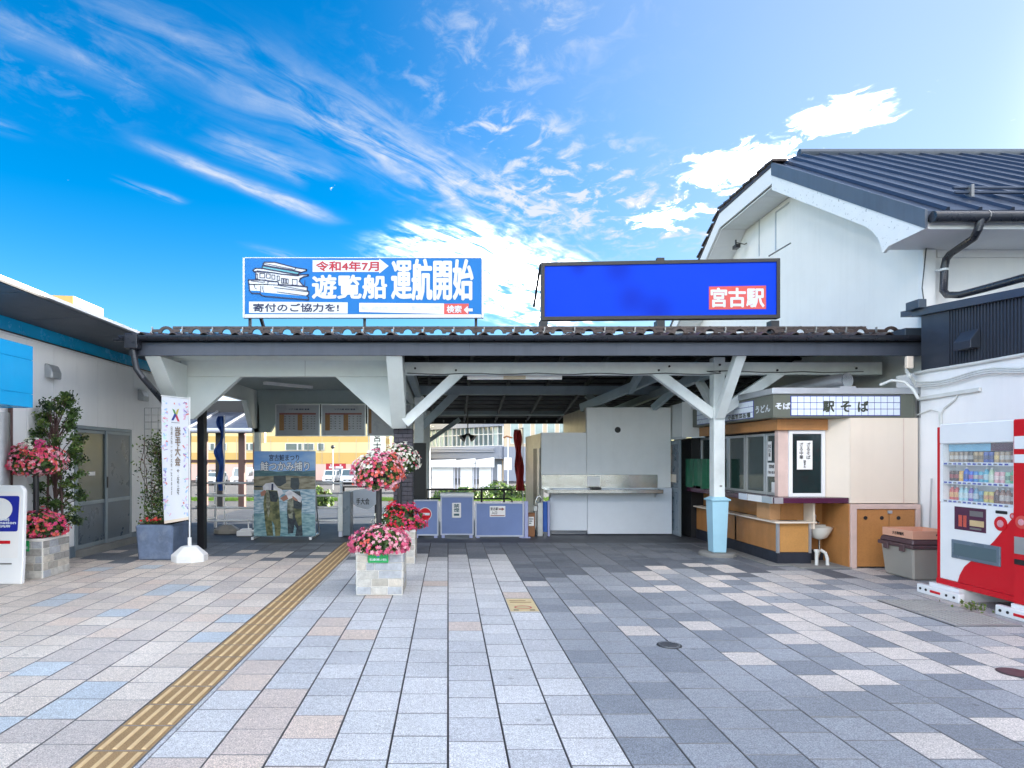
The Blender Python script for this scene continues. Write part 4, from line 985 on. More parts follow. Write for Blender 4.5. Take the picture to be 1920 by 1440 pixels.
def build_vine():
    r = random.Random(6); t = thing('vine_planter', 'square blue-grey tub with a climbing vine on a wire trellis, left of the white banner', 'planter', (-4.25, 9.3, 0))
    X0, X1, Y0, Y1 = -4.53, -3.98, 9.02, 9.62
    m = MB(); k = .03
    m.add([(X0+k,Y0+k,.0),(X1-k,Y0+k,.0),(X1-k,Y1-k,.0),(X0+k,Y1-k,.0),(X0,Y0,.52),(X1,Y0,.52),(X1,Y1,.52),(X0,Y1,.52)], [(0,3,2,1),(4,5,6,7),(0,1,5,4),(1,2,6,5),(2,3,7,6),(3,0,4,7)])
    m.build('tub', M['planter_blue'], t, bevel=.025)
    m = MB(); m.box(X0+.05, X1-.05, Y0+.05, Y1-.05, .515, .535); m.build('soil', M['soil'], t)
    yT = 9.4; m = MB()
    xa, xb = xp(271, yT), xp(322, yT); zt = zp(765, yT)
    nx = 4; nz = 16
    for i in range(nx+1): x = xa+(xb-xa)*i/nx; m.tube([(x, yT, .5), (x, yT, zt)], .006, 5)
    for j in range(nz+1): z = .55+(zt-.55)*j/nz; m.tube([(xa, yT, z), (xb, yT, z)], .005, 5)
    m.build('trellis', M['steel_rough'], t)
    st = MB(); lf = MB()
    for i in range(9):
        x = r.uniform(xa+.02, xb); pts = [V((x, yT-.02, .53))]
        for j in range(10): pts.append(V((min(max(pts[-1].x+r.uniform(-.06, .06), xa-.05), xb+.1), yT+r.uniform(-.06, .03), pts[-1].z+r.uniform(.08, .17))))
        st.tube(pts, .005, 5)
        for p in pts:
            n = 44 if p.x > xa+.12 else 9
            for _ in range(n):
                c = p+V((r.gauss(.02, .07), r.gauss(-.02, .05), r.gauss(0, .06))); lf.k = r.choice([0, 1, 1, 2, 3] if p.z < 1.7 and p.z > .9 else [0, 0, 1, 2]); leaf(lf, c, rdir(r)+V((0, -.8, .3)), r.uniform(.014, .03), r)
    for _ in range(160):
        c = V((r.uniform(X0, X1-.1), r.uniform(Y0, Y0+.3), .53+abs(r.gauss(0, .05)))); lf.k = r.choice([0, 1, 2]); leaf(lf, c, rdir(r)+V((0,-.4,.6)), r.uniform(.015, .03), r)
    st.build('stems', M['wood_brown'], t, kind='stuff'); lf.build('vine_leaves', [M['leaf'], M['leaf_dark'], M['leaf_light'], M['leaf_red']], t, recalc=False, kind='stuff')
    bl = MB()
    for _ in range(14): bl.k = r.choice([2, 3]); bloom(bl, V((r.uniform(X0+.05, X1-.2), Y0+r.uniform(0, .1), .57+r.uniform(0, .06))), V((0,-1,.6)), .022, r)
    bl.build('blossoms', FM, t, recalc=False, kind='stuff')
build_vine()
# ================================================================== BANNER, INFORMATION STAND
def water_base(t, cx, cy, w, d, h, mt, z0=0.):
    m = MB(); a, b = w/2, d/2; c = .28*w; e = .28*d
    ring = lambda k, z: [(cx+x*k, cy+y*k, z) for x, y in ((-a, -b+e), (-a+c, -b), (a-c, -b), (a, -b+e), (a, b-e), (a-c, b), (-a+c, b), (-a, b-e))]
    vs = ring(1, z0)+ring(1, z0+h*.45)+ring(.45, z0+h)
    fs = [list(range(7, -1, -1)), [16+i for i in range(8)]]+[(j*8+i, j*8+(i+1) % 8, (j+1)*8+(i+1) % 8, (j+1)*8+i) for j in range(2) for i in range(8)]
    m.add(vs, fs); m.box(cx-.05, cx+.05, cy-b-.004, cy-b+.01, z0+h*.14, z0+h*.26); return m.build('weighted_base', mt, t, bevel=.01)
def build_banner():
    x, y = xp(354.5, 9.0), 9.02; t = thing('event_banner', 'tall white event flag with vertical lettering on a white pole, at the left canopy post', 'banner', (x, y, 0))
    water_base(t, x, y, .47, .40, .22, M['plastic_white'])
    m = MB(); m.tube([(x, y, .18), (x, y, .34)], .028, 10); m.tube([(x, y, .3), (x, y, 2.37)], .011, 8); m.build('pole', M['plastic_white'], t, smooth=40)
    P = lambda u, v, d=0: V((x-.01-.39*(1-u)*(1-.10*(1-v)) - .0, y-.012-d-.03*math.sin(3.1*v+2*u)*(1-u), .60+1.735*v+(.05*(1-u)*v-.06*(1-u)*(1-v)) ))
    m = MB(); tl = P(0, 1); m.tube([V((x, y, 2.35)), V((tl.x-.01, tl.y, 2.39))], .008, 6); m.build('top_rod', M['plastic_white'], t)
    n, k = 6, 26; m = MB(); vs = [P(i/n, j/k) for j in range(k+1) for i in range(n+1)]
    m.add(vs, [(j*(n+1)+i, j*(n+1)+i+1, (j+1)*(n+1)+i+1, (j+1)*(n+1)+i) for j in range(k) for i in range(n)])
    fl = m.build('flag', M['cloth_white'], t, smooth=60, recalc=False)
    m = MB(); m.add([P(i/n, v, .002) for v in (0, .022) for i in range(n+1)], [(i, i+1, n+2+i, n+1+i) for i in range(n)]); m.build('hem', M['beige_board'], fl, recalc=False)
    r = random.Random(4); cols = [mat('dab%d' % i, c, .8) for i, c in enumerate([(.55,.55,.85), (.75,.45,.62), (.35,.55,.80), (.50,.75,.70), (.30,.25,.55), (.70,.25,.25), (.60,.50,.80)])]
    m = MB()
    for _ in range(150):                                    # faint printed sports figures along both edges
        u = r.choice([r.uniform(.04, .2), r.uniform(.8, .96)]) if r.random() < .8 else r.uniform(.1, .9); v = r.uniform(.04, .97)
        if .2 < u < .8 and .13 < v < .9: continue
        m.k = r.randrange(len(cols)); a = r.uniform(0, 3.14); l = r.uniform(.03, .075); w = r.uniform(.01, .03)
        du, dv = math.cos(a)*l, math.sin(a)*l*.22; nu, nv = -math.sin(a)*w, math.cos(a)*w*.22
        m.poly([P(u-du-nu, v-dv-nv, .003), P(u+du-nu, v+dv-nv, .003), P(u+du+nu, v+dv+nv, .003), P(u-du+nu, v-dv+nv, .003)])
    m.build('printed_figures', cols, fl, recalc=False, kind='stuff')
    em = [mat('emblem%d' % i, c, .7) for i, c in enumerate([(.10,.30,.10), (.03,.06,.30), (.55,.05,.10), (.5,.42,.1)])]
    for i, pts in enumerate([[(.38,.91),(.47,.90),(.55,.86),(.47,.86)], [(.35,.815),(.43,.815),(.55,.865),(.47,.875)], [(.66,.81),(.58,.81),(.48,.86),(.55,.87)], [(.64,.915),(.56,.905),(.5,.868),(.57,.862)]]):
        m = MB(); m.poly([P(u, v, .004) for u, v in pts]); m.build('emblem', em[i], fl, recalc=False)
    m = MB(); m.poly([P(u, v, .004) for u, v in ((.35,.80),(.66,.80),(.66,.797),(.35,.797))]); m.build('emblem', M['ink_navy'], fl, recalc=False)
    def vt(s, u0, u1, v0, v1, mt, bold):
        a = P(u0, (v0+v1)/2); b = P(u1, (v0+v1)/2); z0 = P(.5, v0).z; z1 = P(.5, v1).z
        R_ = (b-a).normalized(); R_.z = 0; R_.normalize()
        text(vert(s), (a.x, min(a.y, b.y)-.012, z0), R_, FU, b.x-a.x, z1-z0, M[mt], fl, bold=bold, mirror=True, off=.004)
    vt('岩手大会', .50, .70, .45, .765, 'ink_brown', .003); vt('日本スポーツマスターズ2022', .335, .405, .22, .765, 'ink_grey', .0008); vt('9.23-27', .56, .66, .22, .42, 'ink_grey', .001)
build_banner()
def build_info_stand():
    Y = 7.36; x1 = -5.06; x0 = -5.62; t = thing('information_stand', 'white plastic sidewalk sign with blue information panel, cut off at the left edge', 'sign', ((x0+x1)/2, Y+.15, 0))
    def shell(y0, y1, zt, dx=0):
        m = MB(); pts = [(x0-.02, 0), (x1+.03, 0), (x1+.03, .24), (x1, zt-.06), (x1-.05, zt), (x0+.05, zt), (x0, zt-.06), (x0-.02, .24)]
        m.prism([(a, y0+(y1-y0)*(z/zt), z) for a, z in pts], (0, .06, 0)); return m.build('shell', M['plastic_white'], t, bevel=.012)
    shell(Y, Y+.10, 1.165)
    tl = lambda z: Y+.10*z/1.165
    def pl(a, b, z0, z1, d, mt, name, r=0):
        m = MB()
        if r:
            pts = []
            for cx, cz, s in ((b-r, z1-r, 0), (a+r, z1-r, 1), (a+r, z0+r, 2), (b-r, z0+r, 3)):
                for k in range(6): an = math.pi/2*(s+k/5); pts.append((cx+r*math.cos(an), cz+r*math.sin(an)))
        else: pts = [(a, z0), (b, z0), (b, z1), (a, z1)]
        m.poly([(x, tl(z)-d, z) for x, z in pts]); return m.build(name, M[mt], t, recalc=False)
    pl(x0+.04, x1-.035, .31, 1.09, .003, 'paper', 'poster'); pl(x0+.05, x1-.05, .62, 1.04, .005, 'ink_blue', 'poster_panel', .025)
    pl(x0+.05, x1-.13, .475, .512, .005, 'red', 'poster_bar')
    m = MB(); m.poly([( -5.34+.155*math.cos(a), tl(.88+.135*math.sin(a))-.008, .88+.135*math.sin(a)) for a in [2*math.pi*i/28 for i in range(28)]]); m.build('poster_disc', M['paper'], t, recalc=False)
    up = V((0, .10/1.165, 1)).normalized()
    for s, xa, xb, z, h in (('Tourist', -5.43, -5.215, .748, .032), ('Information', -5.50, -5.135, .708, .032), ('観光案内所', -5.48, -5.20, .668, .026)):
        text(s, (xa, tl(z), z), FX, up, xb-xa, h, M['sign_white'], t, bold=.0025, off=.009)
    m = MB(); m.box(x0+.12, x1-.10, Y+.012, Y+.02, .235, .25); m.build('grip_slot', M['ink_grey'], t)

build_info_stand()
# ================================================================== THINGS UNDER THE CANOPY
def build_timetables():
    Y = 12.9
    for k, (x0, x1) in enumerate(((516, 600), (602, 686), (688, 772))):
        t = thing('timetable_board', ['framed train timetable sheet hanging leftmost in the canopy bay', 'framed train timetable sheet with a pale oval reflection, middle of the three', 'framed timetable sheet at right, partly hidden by the gusset panel'][k], 'timetable', (xp((x0+x1)/2, Y), Y, 1.9), 'timetable boards')
        a, b, z0, z1 = xp(x0, Y)+.004, xp(x1, Y)-.004, zp(818, Y), zp(758, Y)
        m = MB(); m.box(a, b, Y, Y+.03, z0, z1); m.build('board', M['board_sheet'], t)
        for (p, q, r, s) in ((a, b, z1-.018, z1), (a, b, z0, z0+.018), (a, a+.018, z0+.0182, z1-.0182), (b-.018, b, z0+.0182, z1-.0182)):
            m = MB(); m.box(p, q, Y-.012, Y-.0005, r, s); m.build('frame_bar', M['alu'], t)
        if k < 2:
            text('リアス線 時刻 普通', (a+.28, Y, z1-.12), FX, FU, .42, .032, M['ink_navy'], t, bold=.001, off=.002)
            ga, gb, gz0, gz1 = a+.08, b-.08, z0+.12, z1-.18
            m = MB(); m.box(ga, gb, Y-.002, Y-.001, gz1-.035, gz1); m.build('header_row', M['tt_red'], t)
            for u in (0, .5): m = MB(); m.box(ga+(gb-ga)*u, ga+(gb-ga)*(u+.13), Y-.002, Y-.001, gz0, gz1-.0351); m.build('station_column', M['tt_orange'], t)
            g = MB(); r = random.Random(k)
            for i in range(7):
                for j in range(6):
                    u = [.16, .28, .40, .66, .77, .88, .96][i]; z = gz1-.07-j*(gz1-gz0-.06)/6; w = r.uniform(.022, .04); g.box(ga+(gb-ga)*u-w/2, ga+(gb-ga)*u+w/2, Y-.003, Y-.001, z-.009, z+.007)
            g.build('departure_times', M['ink_grey'], t, kind='stuff')
        else:
            m = MB(); m.box(a+.03, a+.09, Y-.002, Y-.001, z0+.06, z1-.1); m.build('station_column', M['tt_orange'], t)
D('board_sheet', (.34,.36,.40), .3, var=.08, sc=2); D('tt_red', (.26,.09,.08), .5, var=.3, sc=30); D('tt_orange', (.34,.17,.06), .5, var=.25, sc=40)
build_timetables()
def printed_water(name, c0, c1, sc, zs=3.2):
    m = mat(name, c0, .4); N = m.node_tree.nodes; L = m.node_tree.links; b = N['Principled BSDF']
    g = N.new('ShaderNodeNewGeometry'); mp = N.new('ShaderNodeMapping'); mp.inputs['Scale'].default_value = (1, 1, zs); L.new(g.outputs['Position'], mp.inputs[0])
    n = N.new('ShaderNodeTexNoise'); n.inputs['Scale'].default_value = sc; n.inputs['Detail'].default_value = 5; L.new(mp.outputs[0], n.inputs['Vector'])
    mx = N.new('ShaderNodeMixRGB'); mr = N.new('ShaderNodeMapRange'); mr.inputs[1].default_value = .38; mr.inputs[2].default_value = .64; L.new(n.outputs['Fac'], mr.inputs[0]); L.new(mr.outputs[0], mx.inputs[0])
    mx.inputs[1].default_value = (*c0, 1); mx.inputs[2].default_value = (*c1, 1); L.new(mx.outputs[0], b.inputs['Base Color']); return m
def build_standee():
    Y = 11.55; t = thing('photo_board', 'large photo board of two people in waders holding salmon, faces greyed out', 'photo board', (xp(535, Y), Y+.2, 0))
    q = lambda x, y, d=.002: px(465+x/7.785, 835+y/7.785, Y)-V((0, d, 0))
    a, b = q(85, 1330, 0), q(985, 85, 0)
    m = MB(); m.box(a.x, b.x, Y, Y+.03, a.z, b.z); m.build('board', M['alu'], t, bevel=.003)
    nm = (0, -1, 0)
    sky = printed_water('print_sky', (.17,.36,.72), (.40,.58,.82), 1.6); hill = printed_water('print_hill', (.04,.11,.15), (.10,.20,.20), 7)
    bank = printed_water('print_bank', (.15,.13,.08), (.32,.30,.22), 6); water = printed_water('print_water', (.14,.27,.36), (.48,.58,.64), 9); water2 = printed_water('print_water2', (.09,.21,.25), (.27,.42,.45), 8)
    wade = printed_water('print_wader', (.045,.06,.025), (.20,.20,.09), 9, 1.2); dark = printed_water('print_dark', (.008,.014,.03), (.04,.06,.07), 14, 1.2)
    white = printed_water('print_shirt', (.55,.55,.60), (.75,.75,.76), 9, 1.2); skin = mat('print_skin', (.36,.17,.12), .5); fish = printed_water('print_fish', (.05,.055,.03), (.30,.31,.24), 12, 1.2); head = mat('print_grey', (.05,.065,.075), .5, var=.3, sc=9)
    def lay(pts, mt, d, name): m = MB(); m.poly([q(x, y, d) for x, y in pts]); return m.build(name, mt, t, recalc=False)
    lay([(86,86),(984,86),(984,1328),(86,1328)], sky, .001, 'printed_sky')
    lay([(86,370),(250,360),(420,385),(600,370),(800,380),(984,365),(984,470),(86,470)], hill, .0018, 'printed_hills')
    lay([(86,455),(560,440),(984,455),(984,640),(86,660)], bank, .0026, 'printed_bank')
    lay([(86,650),(400,660),(984,640),(984,1328),(86,1328)], water, .0034, 'printed_river'); lay([(86,1000),(500,960),(984,1010),(984,1328),(86,1328)], water2, .0042, 'printed_river')
    lay([(88,590),(330,595),(330,612),(88,610)], dark, .0044, 'printed_weir')
    # left figure
    lay([(265,640),(440,640),(455,820),(465,1000),(480,1180),(470,1320),(400,1326),(385,1160),(350,1100),(370,1320),(275,1322),(250,1120),(225,860),(240,720)], wade, .005, 'printed_waders')
    lay([(215,600),(260,555),(370,540),(440,620),(490,640),(520,700),(450,760),(430,660),(270,650),(230,680)], white, .0058, 'printed_shirt')
    lay([(305,665),(425,670),(445,760),(420,825),(330,820)], dark, .0066, 'printed_bib'); lay([(345,560),(372,560),(372,655),(340,655)], M['ink_navy'], .0068, 'printed_strap')
    lay([(180,690),(240,650),(270,670),(240,735),(195,745)], skin, .0066, 'printed_hand'); lay([(470,770),(560,720),(590,780),(520,820)], skin, .0066, 'printed_hand')
    lay([(262,650),(300,660),(325,840),(320,980),(295,1060),(270,900)], fish, .0074, 'printed_salmon'); lay([(375,450),(550,440),(560,545),(470,600),(420,590),(375,530)], head, .0074, 'printed_face_patch')
    # right figure
    lay([(620,670),(760,670),(790,860),(780,1000),(800,1320),(690,1326),(710,1210),(680,1160),(660,1280),(585,1290),(570,940),(590,760)], dark, .0052, 'printed_waders')
    lay([(670,920),(780,930),(785,1160),(740,1180),(690,1060)], wade, .006, 'printed_waders'); lay([(545,690),(610,650),(680,690),(790,760),(770,835),(700,800),(640,770),(590,800),(550,770)], white, .0062, 'printed_shirt')
    lay([(575,800),(660,760),(670,960),(655,1070),(600,1060),(575,950)], fish, .007, 'printed_salmon'); lay([(625,475),(740,475),(755,560),(740,640),(670,655),(620,610)], head, .0074, 'printed_face_patch')
    lay([(650,735),(700,770),(735,810),(700,812),(650,780)], skin, .0072, 'printed_arm'); lay([(515,610),(590,570),(600,630),(530,650)], bank, .0072, 'printed_reed')
    def tx(s, x0, y0, x1, y1, mt, bold, d): O = q(x0, y1, 0); text(s, O, FX, FU, q(x1, 0).x-O.x, q(0, y0).z-O.z, M[mt], t, bold=bold, off=d)
    tx('宮古鮭まつり', 310, 135, 745, 225, 'ink_navy', .002, .003)
    tx('鮭つかみ捕り', 185, 240, 895, 370, 'ink_navy', .011, .0035); tx('鮭つかみ捕り', 185, 240, 895, 370, 'plastic_white', .003, .007)
    for x in (120, 950):
        c = q(x, 1350, 0); m = MB(); m.box(c.x-.02, c.x+.02, Y-.22, Y+.5, .002, .045); f = m.build('foot', M['alu'], t, bevel=.004)
        m = MB(); m.box(c.x-.022, c.x+.022, Y-.235, Y-.2205, .0, .047); m.build('end_cap', M['plastic_white'], f)
        m = MB(); m.bar((c.x, Y+.05, 1.2), (c.x+.02, Y+.45, .04), .025, .025); m.build('stay', M['alu'], t)
        m = MB(); m.box(c.x-.018, c.x+.018, Y+.031, Y+.06, .04, a.z+.5); m.build('upright', M['alu'], t)
build_standee()
def build_railing():
    Y = 12.1; t = thing('pipe_railing', 'white four-rail pipe barrier standing behind the photo board', 'railing', (-3, Y, 0))
    for x in (378, 640):
        m = MB(); m.tube([(xp(x, Y), Y, 0), (xp(x, Y), Y, zp(902, Y))], .03, 10); m.build('post', M['plastic_white'], t, smooth=40)
    for y in (905.5, 929, 952, 976):
        m = MB(); m.tube([(xp(381, Y), Y-.03, zp(y, Y)), (xp(642, Y), Y-.03, zp(y, Y))], .021, 8); m.build('rail', M['plastic_white'], t, smooth=40)
        m = MB(); m.tube([(xp(366, Y), Y+.02, zp(y-2, Y)), (xp(384, Y), Y+.02, zp(y-2, Y))], .017, 8); m.build('rail', M['plastic_white'], t, smooth=40)
    Y2 = 13.3
    m = MB(); m.tube([(xp(404, Y2), Y2, 0), (xp(404, Y2), Y2, zp(905, Y2))], .03, 10); m.build('post', M['plastic_white'], t, smooth=40)
    for y in (929, 952, 976):
        m = MB(); m.tube([(xp(383, Y), Y+.0, zp(y-2, Y)), (xp(404, Y2), Y2, zp(y-5, Y2))], .015, 8); m.build('rail', M['plastic_white'], t, smooth=40)
    for s in (420, 470): 
        m = MB(); x = xp(s, Y+.1); m.tube([(x, Y+.25, .1), (x, Y+.25, .35)], .012, 6); m.build('stub', M['plastic_white'], t)
build_railing()
def build_small_bases():
    Y = 12.25
    t = thing('blue_banner', 'narrow furled blue flag on a pole, behind the white pipe railing', 'banner', (xp(418, Y), Y, 0))
    x = xp(419, Y); water_base(t, xp(415, 12.0), 12.3, .46, .36, .17, M['box_grey'])
    m = MB(); m.tube([(x, 12.3, .12), (x, 12.3, zp(779, Y))], .012, 8); m.build('pole', M['plastic_white'], t)
    m = MB(); r = random.Random(2); n = 24
    vs = []
    for j in range(n+1):
        z = zp(780+140*j/n, Y); w = .10+.05*math.sin(j*.7)+.03*j/n; sh = .03*math.sin(j*.4)
        for i in range(6): vs.append((x-.02-w*i/5+sh*i/5, 12.3+.04*math.sin(i*2.0+j*.5), z))
    m.add(vs, [(j*6+i, j*6+i+1, (j+1)*6+i+1, (j+1)*6+i) for j in range(n) for i in range(5)]); m.build('flag', M['blue_cloth'], t, smooth=60, recalc=False)
    t = thing('flag_base', 'small empty white plastic flag base on the floor, left of the photo board', 'base', (xp(462, 11.9), 11.9, 0))
    m = MB(); x = xp(461, 11.9); m.box(x-.15, x+.15, 11.8, 12.02, .0, .10); m.box(x-.09, x+.09, 11.83, 11.99, .10, .135); m.build('weighted_base', M['plastic_white'], t, bevel=.012)
    m = MB(); m.tube([(x+.05, 11.9, .13), (x+.05, 11.9, .32)], .014, 8); m.build('socket', M['plastic_white'], t)
    # ticket gate post
    Y = 11.75; t = thing('gate_post', 'grey metal gate post right of the photo board', 'gate post', (xp(645, Y), Y+.1, 0))
    m = MB(); m.box(xp(633, Y), xp(643, Y), Y, Y+.35, .10, zp(926, Y)); m.build('front_panel', M['steel_rough'], t, bevel=.006)
    m = MB(); m.box(xp(643, Y)+.002, xp(657, Y), Y-.02, Y+.36, .02, zp(922, Y)); m.build('side_panel', M['door_grey'], t, bevel=.006)
    m = MB(); m.box(xp(635, Y), xp(642, Y), Y-.01, Y+.1, 0, .098); m.build('foot', M['barrier_frame'], t)
    # cloth banner low behind with event lettering
    Y = 12.9; t = thing('rope_banner', 'white cloth banner with black lettering tied to the rear rail, behind the flower stand', 'banner', (xp(670, Y), Y, 0))
    m = MB(); pts = [(640, 922), (706, 914), (706, 945), (690, 956), (668, 950), (652, 936)]; m.prism([px(a, b, Y) for a, b in pts], (0, .006, 0)); m.build('cloth', M['cloth_white'], t)
    O = px(668, 946, Y); text('手大会', O, FX, FU, .27, .13, M['ink_black'], t, bold=.002, off=.004)
    for a in (644, 704):
        m = MB(); m.tube([(xp(a, Y), Y+.03, 0), (xp(a, Y), Y+.03, zp(912, Y))], .02, 8); m.build('post', M['black'], t)
    m = MB(); m.tube([(xp(644, Y), Y+.03, zp(913, Y)), (xp(704, Y), Y+.03, zp(913, Y))], .015, 8); m.build('rail', M['black'], t)
build_small_bases()
def build_barriers():
    Y = 11.62
    def panel(x0, x1, y0, y1, label, sign, h0=.08, cat='barrier'):
        t = thing('blue_barrier', label, cat, (xp((x0+x1)/2, Y), Y, 0), 'blue barrier panels')
        a, b, z1 = xp(x0, Y), xp(x1, Y), zp(y0, Y); z0 = zp(y1, Y)
        m = MB(); m.box(a+.02, b-.02, Y-.01, Y+.02, z0+.02, z1-.02); m.build('panel', M['barrier_blue'], t)
        for (p, q, r, s) in ((a, b, z1-.025, z1), (a, b, z0, z0+.025), (a, a+.025, z0+.0252, z1-.0252), (b-.025, b, z0+.0252, z1-.0252)):
            m = MB(); m.box(p, q, Y-.025, Y+.03, r, s); m.build('frame_bar', M['barrier_frame'], t, bevel=.003)
        for p in (a+.05, b-.05):
            m = MB(); m.box(p-.03, p+.03, Y-.04, Y+.05, -.002, z0-.001); m.build('foot', M['barrier_post'], t)
        sign(t, a, b, z0, z1); return t
    def s1(t, a, b, z0, z1):
        c = px(797, 964, Y-.03); m = MB(); ring = lambda r, d: [(c.x+r*math.cos(2*math.pi*i/28), Y-.027-d, c.z+r*math.sin(2*math.pi*i/28)) for i in range(28)]
        m.prism(ring(.125, 0), (0, .012, 0)); s = m.build('no_entry_disc', M['sign_white'], t)
        m = MB(); m.prism(ring(.112, .003), (0, .002, 0)); m.build('red_disc', M['red'], s)
        m = MB(); m.box(c.x-.085, c.x+.085, Y-.034, Y-.031, c.z-.022, c.z+.022); m.build('white_bar', M['sign_white'], s)
    def s2(t, a, b, z0, z1):
        c = px(856, 957, Y-.03); m = MB(); m.box(c.x-.085, c.x+.085, Y-.03, Y-.0105, c.z-.14, c.z+.14); s = m.build('notice', M['paper'], t, bevel=.01)
        text(vert('禁煙'), (c.x-.05, Y-.03, c.z-.03), FX, FU, .10, .15, M['cyan_dark'], s, bold=.002, off=.002)
        m = MB(); m.box(c.x-.05, c.x+.05, Y-.0325, Y-.0305, c.z-.1, c.z-.06); m.build('notice_mark', M['cyan_dark'], s)
        m = MB(); m.box(a-.01, b+.01, Y-.03, Y+.30, z1+.001, z1+.05); m.build('shelf_top', M['counter_white'], t, bevel=.005)
    def s3(t, a, b, z0, z1):
        c = px(933, 959, Y-.03); m = MB(); m.box(c.x-.145, c.x+.145, Y-.016, Y-.0105, c.z-.1, c.z+.1); s = m.build('notice', M['paper'], t)
        text('宮古駅', (c.x-.13, Y-.016, c.z+.02), FX, FU, .14, .055, M['ink_black'], s, bold=.0015, off=.002); text('入口', (c.x-.11, Y-.016, c.z-.055), FX, FU, .10, .055, M['ink_black'], s, bold=.0015, off=.002)
        m = MB(); m.poly([(c.x+x, Y-.018, c.z+z) for x, z in ((.02,.055),(.08,.055),(.08,.075),(.13,.043),(.08,.01),(.08,.03),(.02,.03))]); m.build('arrow_mark', M['tt_red'], s, recalc=False)
        m = MB(); m.box(c.x-.13, c.x+.13, Y-.019, Y-.0165, c.z-.085, c.z-.07); m.build('notice_rule', M['tt_red'], s)
    panel(776, 822, 937, 1004, 'blue barrier panel with round red no-entry sign, left of the taller one', s1)
    panel(826, 888, 930, 1003, 'tallest blue barrier panel with a white ledge, middle of the three', s2)
    panel(891, 982, 942, 1006, 'wide blue barrier panel with station-entrance arrow notice, rightmost of three', s3)
    t = thing('barrier_post', 'lilac metal post at the right end of the blue barrier panels', 'post', (xp(985, Y), Y, 0))
    m = MB(); m.box(xp(983, Y), xp(990, Y), Y-.03, Y+.04, 0, zp(940, Y)); m.build('shaft', M['barrier_post'], t, bevel=.004); m = MB(); m.box(xp(979, Y), xp(994, Y), Y-.06, Y+.07, -.002, .012); m.build('base_plate', M['barrier_post'], t)
    # drinking tap on a stainless post, extinguisher box
    Y = 11.8; t = thing('water_tap', 'chrome swan-neck tap on a small basin, left of the white service counter', 'tap', (xp(1010, Y), Y, 0))
    m = MB(); m.box(xp(1008, Y), xp(1018, Y), Y, Y+.18, 0, zp(942, Y)); m.build('pedestal', M['steel_rough'], t, bevel=.006)
    m = MB(); m.tube([px(1004, 946, Y), px(1005, 938, Y), px(1008, 931, Y), px(1012, 930, Y), px(1015, 935, Y), px(1016, 940, Y)], .014, 8); m.build('spout', M['steel'], t, smooth=60)
    m = MB(); m.box(xp(1000, Y), xp(1007, Y), Y-.05, Y+.1, zp(958, Y), zp(948, Y)); m.build('valve_box', M['steel_rough'], t, bevel=.005)
    m = MB(); m.tube([px(1004, 957, Y), px(1004, 990, Y)], .012, 6); m.build('supply_pipe', M['steel_rough'], t)
    t = thing('blue_side_panel', 'narrow dark blue panel on lilac posts, against the left end of the white counter', 'barrier', (xp(1025, Y), Y, 0))
    m = MB(); m.box(xp(1019, Y), xp(1027, Y), Y+.05, Y+.08, .08, zp(941, Y)); m.build('panel', M['blue_cloth'], t); m = MB(); m.box(xp(1027, Y)+.002, xp(1031, Y), Y, Y+.1, 0, zp(939, Y)); m.build('post', M['barrier_post'], t, bevel=.004)
    Y = 11.75; t = thing('extinguisher_box', 'brown floor box with a white paper label, beside the lilac post', 'box', (xp(996, Y), Y, 0))
    m = MB(); m.box(xp(988, Y)+.02, xp(1003, Y), Y, Y+.15, 0, zp(962, Y)); m.build('body', M['ext_brown'], t, bevel=.008); m = MB(); m.box(xp(990, Y)+.01, xp(1001, Y), Y-.006, Y-.0005, zp(986, Y), zp(969, Y)); lb = m.build('paper_label', M['paper'], t)
    for k in range(3): m = MB(); m.box(xp(991, Y)+.01, xp(1000, Y)-.02*k, Y-.008, Y-.0062, zp(973+4*k, Y)-.008, zp(973+4*k, Y)+.008); m.build('label_line', M['cyan_dark'], lb)
D('cyan_dark', (.03,.10,.13), .5)
build_barriers()
